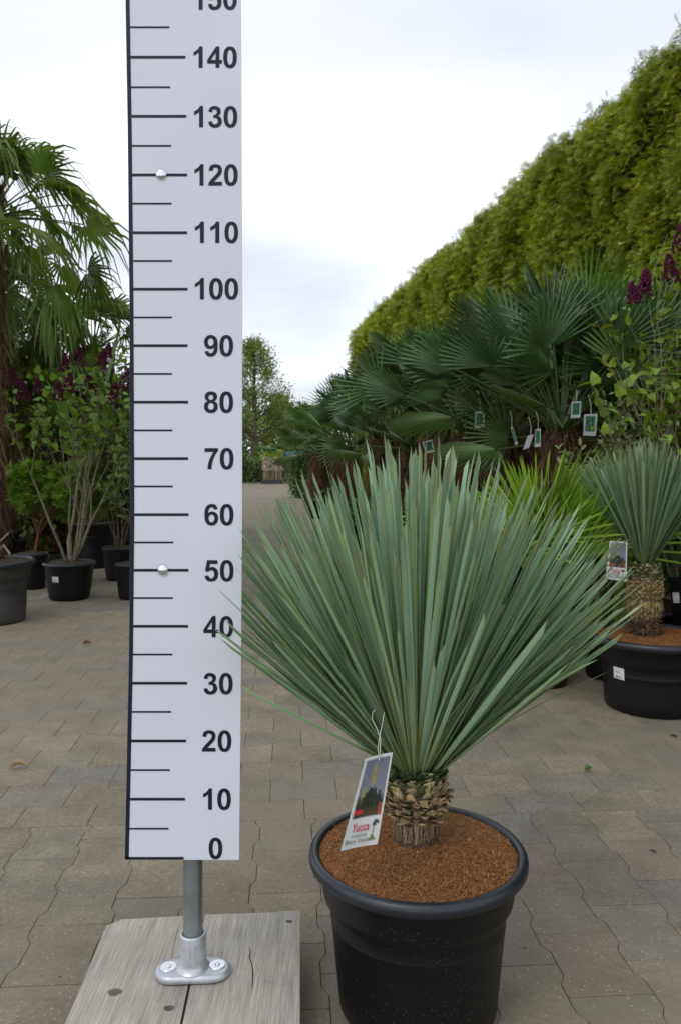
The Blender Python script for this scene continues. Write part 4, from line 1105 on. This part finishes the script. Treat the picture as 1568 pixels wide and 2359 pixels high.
# right shrub of the left group
rng = np.random.default_rng(46); Ys = 5.7
bush('potted_shrub', 'sparse twiggy shrub in a black pot half hidden behind the lower scale board', 'shrub', gx(303, Ys), Ys, (.115, .25, .085), 8, rng, tmpl_oval(1., .45), .05, (.10, .17, .035), (.16, .10, .07), nper=3, lvl=2, L0=.42, r0=.006, split=3, spread=.6, up=.1, zmin=.25, fan=.7, shrink=.75)
rng = np.random.default_rng(47); Ys = 6.6
bush('potted_shrub', 'brownish small leaved shrub behind the twiggy one beside the scale board', 'shrub', gx(275, Ys), Ys, (.14, .27, .1), 7, rng, tmpl_oval(1., .5), .035, (.10, .12, .035), (.15, .12, .08), nper=7, lvl=3, L0=.45, r0=.008, split=3, spread=.55, up=.2, zmin=.4, fan=.35, shrink=.75)
# thin variegated shrub on the right, behind the young palm
rng = np.random.default_rng(48); Yv = 3.85
bush('potted_shrub', 'thin twigged shrub with pale edged leaves in front of the palm tags on the right', 'shrub', gx(1395, Yv), Yv, (.14, .26, .11), 9, rng, tmpl_oval(1., .42), .042, (.17, .21, .08), (.13, .085, .05), nper=3, lvl=2, L0=.46, r0=.005, split=3, spread=.55, up=.25, zmin=.55, fan=.30, shrink=.65)
# shrub with round leaves under second yucca left
rng = np.random.default_rng(49); Yv = 3.95
bush('potted_shrub', 'low dark shrub with round leaves just left of the second yucca', 'shrub', gx(1375, Yv), Yv-.0, (.13, .24, .10), 5, rng, tmpl_oval(1., .75), .07, (.05, .11, .022), (.10, .07, .04), nper=4, lvl=1, L0=.30, r0=.006, split=3, spread=.6, up=.1, zmin=.3, fan=.5, leafmat='glossleaf')
# dark shrub in the tall square pot at the right edge
rng = np.random.default_rng(50); Yt = 3.7; Xt = gx(1602, Yt)
o = bush('potted_shrub', 'dense dark green shrub in a tall black container at the right edge', 'shrub', Xt, Yt, None, 9, rng, tmpl_oval(1., .6), .045, (.06, .12, .022), (.10, .07, .04), nper=5, lvl=2, L0=.2, r0=.006, split=3, spread=.7, up=.1, zmin=-9, fan=.6, leafmat='glossleaf')
for ch in o.children: ch.location = (0, 0, .40)
mb = MB(); lathe(mb, [(.095, 0), (.12, .40), (.132, .402), (.134, .425), (.126, .43), (.118, .41), (.118, .38), (.0001, .38)], 4, (1, 1, 1)); pt = mb.build('pot', M['pot'], o); pt.rotation_euler = (0, 0, PI/4); 
mb = MB(); a0, b0 = at(1546, 1364, Yt-.085)-Vector(o.location), at(1561, 1388, Yt-.085)-Vector(o.location)
def lab2(s, t): return (.2, .2, .2) if (.1 < t < .25 and s < .7) or (.78 < t < .9) else (.5, .53, .55)
sampled_card(mb, [Vector((a0.x, a0.y-.006, a0.z)), Vector((b0.x, a0.y-.006, a0.z)), Vector((b0.x+.006, a0.y-.002, b0.z)), Vector((a0.x+.006, a0.y-.002, b0.z))], lab2, 8, 12); mb.build('price_label', M['print'], o)

# strap-leaved plants (phormium-like) right, behind second yucca pot
def strap_plant(label, Xp, Yp, pot, n, L_, wd, c, rng, el=(45, 88), name='potted_strap_plant'):
    o = thing(name, label, 'plant', (Xp, Yp, 0)); z0 = 0
    if pot: add_pot(o, pot[0], pot[1], pot[2], (.05, .04, .03), band=False); z0 = pot[1]-.03
    mb = MB()
    for i in range(n):
        a = rng.uniform(0, 2*PI); e_ = math.radians(rng.uniform(*el)); l = L_*rng.uniform(.6, 1.1)
        d = np.array([math.cos(a)*math.cos(e_), math.sin(a)*math.cos(e_), math.sin(e_)]); s = np.cross(d, [rng.normal(), rng.normal(), .1]); s /= np.linalg.norm(s)
        p0 = np.array([math.cos(a)*.03, math.sin(a)*.03, z0]); V = []; cc = np.array(c)*rng.uniform(.6, 1.4)
        for k in range(6):
            t = k/5; p = p0+d*l*t; p[2] -= l*.25*t*t*math.cos(e_); w2 = wd*(.6+1.2*t)*(1-t)**.5+.0006
            V += [p-s*w2, p+s*w2]
        mb.add(V, [(2*k, 2*k+1, 2*k+3, 2*k+2) for k in range(5)], cc)
    mb.build('foliage', M['glossleaf'], o); return o
rng = np.random.default_rng(51)
strap_plant('dark strap leaved plant in a black pot between the wooden pallet and the second yucca', gx(1408, 4.2), 4.2, (.17, .20, .14), 26, .62, .009, (.05, .09, .025), rng)
strap_plant('green strap leaved plant behind the top of the second yucca', gx(1400, 3.65), 3.65, (.13, .24, .10), 24, .85, .013, (.10, .16, .035), rng, (60, 88))
strap_plant('broad leaved iris like plant at the right behind the second yucca', gx(1500, 4.1), 4.1, (.13, .26, .10), 22, .80, .018, (.09, .17, .03), rng, (58, 88))

# wooden pallet behind
pa = thing('wooden_pallet', 'low brown wooden pallet in shade behind the front yucca leaves at right', 'pallet', (gx(1335, 4.45), 4.45, 0), .2)
for yy in (-.25, 0, .25):
    for xx in (-.26, 0, .22):
        mb = MB(); box(mb, xx-.05, xx+.05, yy-.05, yy+.05, .0, .10, (.22, .16, .10)); mb.build('block', M['wood'], pa)
for yy in (-.27, -.13, 0, .13, .27):
    mb = MB(); box(mb, -.33, .33, yy-.05, yy+.05, .101, .122, (.24, .18, .12)); mb.build('slat', M['wood'], pa)

# ------------------------------------------------------------------ left big palm, palms behind
rng = np.random.default_rng(61); Yp = 4.9
o = thing('tall_fan_palm', 'tall palm with drooping leaf tips in the big dusty pot at the left edge', 'palm', (gx(-20, Yp), Yp, 0))
add_pot(o, .258, .375, .20, (.06, .045, .03), wallmat='pot_dusty', rimmat='pot_rim')
t = fibrous_trunk(rng, 2.32, .060, 5600, bulk=.25).build('trunk', M['dry'], o); t.location = (0, 0, .34)
for ve in t.data.vertices: pass
c = palm_crown(rng, n=48, rollv=.9, Rb=.36, pet=.50, el0=88, el1=-40, base=(.13, .20, .035), tipdroop=.45, droop=.1, nseg=18, joined=.30, narrow=.55, spread=1.7, tilt=.3, petc=(.12, .16, .04)).build('crown', M['leaf'], o); c.location = (0, 0, 2.46)
mb = MB(); tube(mb, [(.02, -.1, .36), (.15, -.17, .48), (.20, -.2, .43)], .006, (.25, .19, .13), 5); tube(mb, [(-.05, -.12, .36), (.06, -.20, .43), (.17, -.15, .55)], .005, (.25, .19, .13), 5); mb.build('dead_stalk', M['dry'], o)
rng = np.random.default_rng(62); Yp = 7.4
o = thing('tall_fan_palm', 'palm with a bare dark trunk behind the lilac, next to the scale board', 'palm', (gx(215, Yp), Yp, 0))
add_pot(o, .23, .42, .17, (.05, .04, .03))
t = fibrous_trunk(rng, 1.62, .10, 3500).build('trunk', M['dry'], o); t.location = (0, 0, .38)
c = palm_crown(rng, n=26, rollv=.8, Rb=.42, pet=.54, el0=88, el1=-20, base=(.12, .18, .05), tipdroop=.35, droop=.1, nseg=18, joined=.30, narrow=.55, spread=1.85, tilt=.3, petc=(.12, .16, .04)).build('crown', M['leaf'], o); c.location = (0, 0, 1.98)
rng = np.random.default_rng(63); Yp = 6.9
o = thing('tall_fan_palm', 'palm behind the leftmost one, its yellow tipped fans over the maple', 'palm', (gx(-5, Yp), Yp, 0))
add_pot(o, .2, .38, .15, (.05, .04, .03))
t = fibrous_trunk(rng, 1.9, .08, 2500).build('trunk', M['dry'], o); t.location = (0, 0, .34)
c = palm_crown(rng, n=26, rollv=.8, Rb=.42, pet=.45, el0=84, el1=-45, base=(.09, .14, .035), tipdroop=.5, droop=.1, nseg=18, joined=.32, narrow=.6, spread=1.9, tilt=.3).build('crown', M['leaf'], o); c.location = (.15, 0, 2.30)

# terracotta planters far left
tp = thing('terracotta_planter', 'reddish square planter glimpsed between the maple and the lilac stems', 'planter', (gx(108, 8.6), 8.6, 0))
mb = MB(); box(mb, -.20, .20, -.2, .2, .02, .92, (1, 1, 1), bevel=.01); mb.build('body', M['terra'], tp)
mb = MB(); box(mb, -.23, .23, -.23, .23, .921, 1.0, (1, 1, 1), bevel=.012); mb.build('rim', M['terra'], tp)

# ------------------------------------------------------------------ background shrubs on the left
def leafy_mass(name, label, cat, Xp, Yp, w_, d_, h_, n, size, c, rng, tm=None, group=None, trunk_c=(.08, .06, .04)):
    o = thing(name, label, cat, (Xp, Yp, 0), group=group)
    mb = MB(); tips = []; outl = []
    for i in range(9):
        a = rng.uniform(0, 2*PI); grow(rng, (rng.normal(0, w_*.15), rng.normal(0, d_*.1), 0), (math.cos(a)*.4*w_/h_, math.sin(a)*.3, 1), h_*.5, .03, 2, outl, tips, 3, .6, .2)
    for pts, rad, lv in outl: tube(mb, [tuple(p) for p in pts], [max(.004, r) for r in rad], trunk_c, 5, cap=False)
    mb.build('stem', M['bark'], o)
    nc = max(20, int(n/90)); ctr_ = np.c_[rng.uniform(-.5, .5, nc)*w_, rng.uniform(-.5, .5, nc)*d_, rng.beta(1.6, 1.3, nc)*h_]
    ctr_[:, 0] *= 1-.35*(ctr_[:, 2]/h_)
    idx = rng.integers(0, nc, n); P = ctr_[idx]+rng.normal(0, 1, (n, 3))*np.array([.11*w_**.5, .11, .13*h_**.5]); P[:, 2] = np.abs(P[:, 2])
    cf = rng.uniform(.6, 1.3, nc)[idx][:, None]
    V, F = tm or tmpl_oval(1., .5)
    D = rng.normal(0, 1, (n, 3)); mb = MB(); leaves_on(mb, P, D, (V, F), size, jcol(c, n, .3, .12, rng)*cf, rng); mb.build('foliage', M['leaf'], o)
    return o
rng = np.random.default_rng(71)
leafy_mass('laurel_bush', 'dark laurel like bush behind the palms at the far left', 'bush', -3.5, 8.8, 1.6, .8, 1.7, 9000, .09, (.035, .065, .018), rng)
leafy_mass('laurel_bush', 'dark bush closing the gap behind the lilac stems', 'bush', -2.6, 9.6, 1.7, .8, 1.75, 10000, .09, (.03, .055, .016), rng)
leafy_mass('laurel_bush', 'mid green bush directly left of the scale board, behind the shrubs', 'bush', -2.1, 8.4, 1.0, .7, 1.75, 8000, .075, (.07, .11, .03), rng)
leafy_mass('laurel_bush', 'yellowish bush behind the tall maple at the left edge', 'bush', -3.3, 7.8, 1.1, .6, 1.95, 9000, .075, (.12, .16, .035), rng)
leafy_mass('laurel_bush', 'dark bush hidden behind the lower half of the scale board', 'bush', -2.2, 10.5, 1.2, .8, 1.5, 6000, .09, (.03, .06, .02), rng)

# ------------------------------------------------------------------ conifer hedge
HX = lambda Y: 3.32-.1535*Y                          # front face line
HH = 4.15; YE = 19.6
hd = thing('conifer_hedge', 'high clipped yellow green conifer hedge running along the right side', 'hedge', (HX(12)+.6, 12, 0))
HL = np.array(hd.location)
rng = np.random.default_rng(81)
dirh = np.array([-.1535, 1, 0]); dirh /= np.linalg.norm(dirh); nrm_ = np.array([-dirh[1], dirh[0], 0])  # points left, to the path
mb = MB()
ys = np.arange(1.2, YE-.2, .18); zs_ = np.linspace(0, HH-.12, 26); V = []; F = []
def bump_h(y, z): return 1.25*(.08*np.sin(y*2.3+z*1.1)*np.sin(z*2.9+y*.7)+.07*np.sin(y*6.1+1+np.sin(z*2.2)*1.5)*np.sin(z*5.7+np.sin(y*1.7)*2)+.06*np.sin(y*13.3+z*3+np.sin(z*4)*1.2)*np.sin(z*9.1+y*2))
for y in ys:
    taper = max(0, (y-(YE-.6))/.6)**2
    for z in zs_:
        p = np.array([HX(y), y, z])-nrm_*(.10-.6*taper-bump_h(y, z)*.9)*1.0
        p = np.array([HX(y), y, z])+nrm_*(-.12+bump_h(y, z)*.7-.5*taper)
        V.append(p-HL)
m_ = len(zs_)
for i in range(len(ys)-1):
    for j in range(m_-1): F.append((i*m_+j, i*m_+j+1, (i+1)*m_+j+1, (i+1)*m_+j))
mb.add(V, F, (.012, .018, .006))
# top and end closing
V = []; F = []
for i, y in enumerate(ys):
    taper = max(0, (y-(YE-.6))/.6)**2
    p = np.array([HX(y), y, HH-.12])+nrm_*(-.12-.5*taper)
    q = np.array([HX(y), y, HH-.12])-nrm_*(1.2-.1*taper)
    V += [p-HL, q-HL]
for i in range(len(ys)-1): F.append((2*i, 2*i+1, 2*i+3, 2*i+2))
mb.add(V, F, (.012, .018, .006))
y = ys[-1]; a_ = np.array([HX(y), y, 0])+nrm_*(-.62); b_ = np.array([HX(y), y, 0])-nrm_*1.1; up_ = np.array([0, 0, HH-.12])
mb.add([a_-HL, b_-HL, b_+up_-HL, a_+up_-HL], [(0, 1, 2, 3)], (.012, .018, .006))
mb.build('shade_core', M['dry'], hd)  # bumpy core sheet, hedge's inner shade put into its near-black colour; no branches modelled
# sprays: flat feathery fronds
def spray_tmpl():
    V = []; F = []
    def blade(p, q, w_):
        p, q = np.array(p, float), np.array(q, float); d = q-p; s = np.array([-d[1], d[0], 0]); s = s/np.linalg.norm(s)*w_
        i = len(V); m = p*.55+q*.45; V.extend([tuple(p), tuple(m+s), tuple(q), tuple(m-s)]); F.append((i, i+1, i+2, i+3))
    blade((0, 0, 0), (0, 1, -.16), .026)
    for k, (y, l) in enumerate(((.12, .36), (.30, .46), (.48, .42), (.66, .30))):
        for sx in (-1, 1): blade((0, y, -.02*k), (sx*l*.7, y+l*.8, -.07*k-.06), .032)
    return V, F
SV, SF = spray_tmpl()
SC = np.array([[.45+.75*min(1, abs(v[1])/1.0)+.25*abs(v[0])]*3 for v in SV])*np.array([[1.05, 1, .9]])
n = 85000
# density falls with distance
yy = YE-.1-(YE-4.6)*(1-rng.random(n)**1.0)
yy = np.exp(rng.uniform(math.log(4.4), math.log(YE), n))
zz = rng.uniform(.15, HH, n)
keep = (zz > .6) | (rng.random(n) < .3); yy = yy[keep]; zz = zz[keep]; n = len(yy)
tap = np.clip((yy-(YE-.6))/.6, 0, 1)**2
rt = np.clip((zz-(HH-.35))/.35, 0, 1)**2*.22
P = np.stack([3.32-.1535*yy, yy, zz], 1)+nrm_*((-.02+bump_h(yy, zz)*.8-.3*tap-rt+rng.normal(0, .045, n))[:, None])-HL
d = nrm_[None]*rng.uniform(.3, 1.1, (n, 1))+np.array([0, 0, 1.])*rng.uniform(-.5, .6, (n, 1))+dirh[None]*rng.normal(-.25, .55, (n, 1))+rng.normal(0, .25, (n, 3))
up = nrm_[None]*.5+rng.normal(0, .5, (n, 3))+np.array([0, 0, .8])
size = np.clip(.105*(yy/7)**.6, .075, .19)*rng.uniform(.6, 1.25, n)
T = frame_from(d, up)*size[:, None, None]
cl = .5+.5*np.sin(yy*7.1+zz*5.3)*np.sin(zz*8.7-yy*3.1)
base = np.array((.31, .38, .03))[None]*(1-cl[:, None]*.5)+np.array((.12, .20, .025))[None]*cl[:, None]*.5
cols = base*rng.uniform(.88, 1.14, (n, 1))*(1+rng.normal(0, .04, (n, 3)))*(1+.22*np.sin(yy*3.1+zz*2.2)*np.sin(zz*3.9+1))[:, None]
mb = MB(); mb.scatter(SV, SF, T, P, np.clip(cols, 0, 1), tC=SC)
# wispy shoots on the top edge and end
n = 7000; yy = np.exp(rng.uniform(math.log(4.4), math.log(YE+.1), n)); k = rng.random(n)
P = np.stack([3.32-.1535*yy, yy, np.full(n, HH-.05)+rng.normal(0, .05, n)+.05*np.sin(yy*6)], 1)+nrm_*((-.15-rng.uniform(0, .8, n))[:, None])-HL
d = np.array([0, 0, 1.])[None]+rng.normal(0, .30, (n, 3)); up = rng.normal(0, 1, (n, 3))
sz = rng.uniform(.05, .13, n)*np.where(rng.random(n) < .05, 1.8, 1)
mb.scatter(SV, SF, frame_from(d, up)*sz[:, None, None], P, jcol((.10, .13, .02), n, .35, .1, rng))
n = 1500; zz = rng.uniform(.5, HH, n); P = np.stack([HX(YE-.1)+.55+rng.uniform(-.1, .9, n), np.full(n, YE-.15)+rng.normal(0, .08, n), zz], 1)-HL
mb.scatter(SV, SF, frame_from(np.array([[-.4, .3, .5]])+rng.normal(0, .5, (n, 3)), rng.normal(0, 1, (n, 3)))*rng.uniform(.12, .24, n)[:, None, None], P, jcol((.13, .15, .02), n, .35, .1, rng))
mb.build('foliage', M['leaf'], hd)

# ------------------------------------------------------------------ far background
def far_tree(name, label, Xp, Yp, h, r, n, lf, c, rng, crown0=.25, wid=.45, group=None, bark=(.10, .085, .06)):
    o = thing(name, label, 'tree', (Xp, Yp, 0), group=group)
    mb = MB(); tips = []; outl = []
    H0 = h*.92; pts = [np.array([0, 0, 0.])]; 
    for k in range(8): pts.append(pts[-1]+np.array([rng.normal(0, .03), rng.normal(0, .03), 1.])*H0/8)
    rad = [r*(1-.9*k/8) for k in range(9)]
    tube(mb, [tuple(p) for p in pts], rad, bark, 8, cap=False)
    for k in range(46):
        t = crown0+(1-crown0)*((k+rng.random())/46)
        q = t*8; i = min(7, int(q)); p = pts[i]+(pts[i+1]-pts[i])*(q-i); a = k*2.4+rng.normal(0, .4)
        L_ = h*wid*(1-t)**.75*rng.uniform(.7, 1.1)+.25
        grow(rng, p, (math.cos(a), math.sin(a), .35+.5*t), L_*.62, max(.012, r*.35*(1-t)), 2, outl, tips, 3, .65, .12, 4, .14, .62)
    for q, rd, lv in outl: tube(mb, [tuple(p) for p in q], [max(.006, x) for x in rd], bark, 4, cap=False)
    mb.build('trunk', M['bark'], o)
    P = np.array([t[0] for t in tips]); D = np.array([t[1] for t in tips]); k = max(1, n//len(P))
    P = np.repeat(P, k, 0)+rng.normal(0, .16, (len(P)*k, 3)); D = np.repeat(D, k, 0)
    mb = MB(); leaves_on(mb, P, D, tmpl_oval(1., .6), lf, jcol(c, len(P), .35, .1, rng), rng, .2, 1.0); mb.build('crown', M['leaf'], o)
    return o
rng = np.random.default_rng(91)
far_tree('tree', 'airy spring tree with a straight grey trunk at the end of the path', gx(587, 38), 38, 6.9, .22, 11000, .115, (.19, .24, .06), rng, .26, .42)
far_tree('tree', 'leafy tree half hidden by the scale board at the path end', gx(500, 41), 41, 6.4, .2, 16000, .15, (.15, .21, .05), rng, .2, .45)
far_tree('tree', 'small rounded tree to the right of the airy one, behind the gate', gx(648, 50), 50, 4.9, .18, 10000, .16, (.17, .23, .05), rng, .2, .55)
far_tree('tree', 'low green tree whose top shows above the last palms', gx(715, 52), 52, 4.3, .18, 14000, .17, (.13, .19, .05), rng, .2, .6)
rng = np.random.default_rng(92)
def wood(mbn, x0, x1, y, h, n, c, label):
    o = thing('distant_trees', label, 'trees', ((x0+x1)/2, y, 0)); o['kind'] = 'stuff'
    nc = 120; cx_ = rng.uniform(x0, x1, nc)-(x0+x1)/2; cz = rng.beta(1.3, 1.5, nc)*h; idx = rng.integers(0, nc, n)
    P = np.c_[cx_[idx]+rng.normal(0, 1.0, n), rng.normal(0, 1.2, n), np.abs(cz[idx]+rng.normal(0, .6, n))]
    mb = MB(); leaves_on(mb, P, rng.normal(0, 1, (n, 3)), tmpl_oval(1., .7), .34, jcol(c, n, .25, .1, rng)*rng.uniform(.7, 1.2, nc)[idx][:, None], rng); mb.build('foliage', M['leaf'], o)
wood(None, -34, 10, 66, 5.2, 26000, (.13, .19, .05), 'continuous belt of distant green trees behind the gate')
leafy_mass('path_end_shrub', 'bright green shrub behind the flower trolley at the path end', 'shrub', gx(628, 37.5), 37.5, 2.2, 1., 1.3, 4000, .14, (.16, .26, .04), rng)
leafy_mass('path_end_shrub', 'green shrub right of the gate, behind the last palm', 'shrub', gx(735, 36), 36, 2.2, 1., 1.8, 5000, .14, (.10, .20, .04), rng)
leafy_mass('path_end_shrub', 'leafy green plants beside the last palm pot', 'shrub', gx(712, 21), 21, .9, .6, 1.25, 3500, .10, (.06, .14, .03), rng)
leafy_mass('path_end_shrub', 'low green growth left of the flower trolley under the tree', 'shrub', gx(560, 37), 37, 2.4, 1., 1.1, 3500, .14, (.12, .19, .05), rng)
# flower trolley / crate of blossoming potted sticks
Yf = 33.5; fc = thing('flower_crate', 'dark crate of pink and white blossoming potted plants standing on the path end', 'flower crate', (gx(627, Yf), Yf, 0))
mb = MB(); box(mb, -.42, .42, -.3, .3, .0, .05, (.02, .02, .025)); 
for x_ in (-.42, -.14, .14, .42): box(mb, x_-.015, x_+.015, -.315, -.301, .0, .17, (.03, .03, .035))
box(mb, -.42, .42, -.3, -.285, .051, .17, (.02, .02, .025)); box(mb, -.42, .42, .285, .3, .051, .17, (.02, .02, .025)); box(mb, -.42, -.405, -.284, .284, .051, .17, (.02, .02, .025)); box(mb, .405, .42, -.284, .284, .051, .17, (.02, .02, .025))
mb.build('crate', M['paint'], fc)
for i in range(10):
    x_ = -.36+.08*i; y_ = rng.uniform(-.2, .2)
    mb = MB(); tube(mb, [(x_, y_, .06), (x_+.01, y_, .9)], .022, (.30, .22, .12), 5); lathe(mb, [(.05, .052), (.06, .15)], 8, (.02, .02, .02), centre=(x_, y_, 0)); mb.build('potted_stem', M['paint'], fc)
    n = 90; P = np.c_[x_+rng.normal(0, .045, n), y_+rng.normal(0, .05, n), rng.uniform(.55, 1.15, n)]
    mb = MB(); cc = np.where(rng.random((n, 1)) < .85, np.array([[.62, .60, .56]]), np.array([[.55, .22, .24]]))
    mb.scatter([(-.5, 0, 0), (0, -.5, .1), (.5, 0, 0), (0, .5, .1)], [(0, 1, 2, 3)], rand_rot(n, rng=rng)*.05, P, cc)
    n = 70; P = np.c_[x_+rng.normal(0, .06, n), y_+rng.normal(0, .05, n), rng.uniform(1.0, 1.45, n)]
    mb.scatter([(-.5, 0, 0), (0, -.5, .1), (.5, 0, 0), (0, .5, .1)], [(0, 1, 2, 3)], rand_rot(n, rng=rng)*.06, P, jcol((.26, .34, .04), n, .3, .1, rng))
    mb.build('blossom', M['petal'], fc)
# gate
ga = thing('mesh_gate', 'dark green mesh gate with a blue plate at the end of the path', 'gate', (gx(680, 35.5), 35.5, 0))
for x_ in (-.46, .46):
    mb = MB(); box(mb, x_-.035, x_+.035, -.035, .035, 0, 1.35, (.02, .035, .03)); mb.build('post', M['paint'], ga)
mb = MB()
for z_ in (.12, .7, 1.2): box(mb, -.424, .424, -.012, .012, z_-.015, z_+.015, (.02, .035, .03))
for x_ in np.linspace(-.4, .4, 13): box(mb, x_-.004, x_+.004, -.02, -.0125, .1, 1.22, (.02, .035, .03))
mb.build('wire_panel', M['paint'], ga)
mb = MB(); box(mb, -.42, .42, -.045, -.036, 1.22, 1.36, (.05, .16, .32)); mb.build('blue_plate', M['paint'], ga)
fe = thing('wire_fence', 'low dark wire fence left of the gate at the path end', 'fence', (gx(600, 36.2), 36.2, 0))
mb = MB()
for x_ in np.arange(-7, 1.0, 1.2): box(mb, x_-.03, x_+.03, -.03, .03, 0, 1.1, (.03, .045, .035))
mb.build('post', M['paint'], fe); mb = MB()
for z_ in np.linspace(.15, 1.08, 7): box(mb, -7, 1.0, -.045, -.0375, z_-.006, z_+.006, (.03, .045, .035))
mb.build('wire', M['paint'], fe)
# low dark pots of the far row along the path
def nursery_pot(label, u, Yp, r, h, square=False, grp='small black nursery pots at the foot of the palm row', plantc=(.06, .13, .03)):
    o = thing('nursery_pot', label, 'pot', (gx(u, Yp), Yp, 0), group=grp); add_pot(o, r, h, r*.78, (.04, .03, .02), band=False)
    n = 260; rr = np.random.default_rng(int(u)); P = np.c_[rr.normal(0, r*.6, n), rr.normal(0, r*.6, n), h+np.abs(rr.normal(0, .12, n))]
    mb = MB(); leaves_on(mb, P, rr.normal(0, 1, (n, 3))+np.array([[0, 0, .8]]), tmpl_oval(1., .4), .08, jcol(plantc, n, .3, .1, rr), rr); mb.build('foliage', M['leaf'], o)
nursery_pot('black pot of leafy green standing on the paving before the last palm', 722, 17.5, .26, .26)
nursery_pot('black pot with a low plant beside the third palm from the path end', 768, 13.2, .2, .25)
nursery_pot('black pot with a low plant in front of the hairy palm with the blank tag', 828, 9.0, .2, .28)

# ------------------------------------------------------------------ litter
def flat_leaf(label, u, v, L_, W_, rot, c, curl=.25):
    Yp = CAMH*FPX/(v-VH); p = at(u, v, Yp); V, F = tmpl_oval(L_, W_, .5)
    V = [(x, y, abs(z)*1.2+.003+curl*W_*.3*math.sin(y/L_*PI)) for x, y, z in V]
    mb = MB(); mb.add(V, F, c); o = mb.build('fallen_leaf', M['leaf']); o.location = (p.x, p.y, 0.001); o.rotation_euler = (0, 0, rot); tag(o, label, 'leaf')
flat_leaf('dry tan leaf lying on the paving at the left edge', 22, 1773, .055, .028, -1.4, (.36, .26, .15), 1.0)
flat_leaf('green leaf lying on the paving right of the front pot', 1345, 1778, .030, .022, -1.2, (.09, .20, .04))
flat_leaf('small reddish leaf on the paving near the left pots', 190, 1486, .05, .03, -1.5, (.20, .10, .06), .8)
flat_leaf('tiny dark leaf scrap near the right edge beyond the front pot', 1560, 1700, .028, .012, 1.3, (.10, .06, .04))
flat_leaf('pair of dark twig like leaf shreds right of the front pot', 1642/1.0855, 2135/1.0855+0, .022, .006, 1.2, (.03, .03, .025))
n = 260; rng = np.random.default_rng(99)
Yg = rng.uniform(1.0, 6.5, n); Xg = rng.uniform(-.55, .55, n)*Yg*.9
mb = MB(); mb.scatter([(-.5, 0, 0), (0, -.5, 0), (.5, 0, 0), (0, .5, 0), (0, 0, .5)], [(0, 1, 4), (1, 2, 4), (2, 3, 4), (3, 0, 4)], rand_rot(n, rng=rng)*0+np.eye(3)[None]*rng.uniform(.002, .006, (n, 1, 1)), np.c_[Xg, Yg, np.full(n, .001)], np.where(rng.random((n, 1)) < .5, np.array([[.42, .41, .38]]), np.array([[.12, .09, .06]])))
tag(mb.build('grit', M['dry']), 'scattered grit and crumbs on the paving', 'grit', kind='stuff')
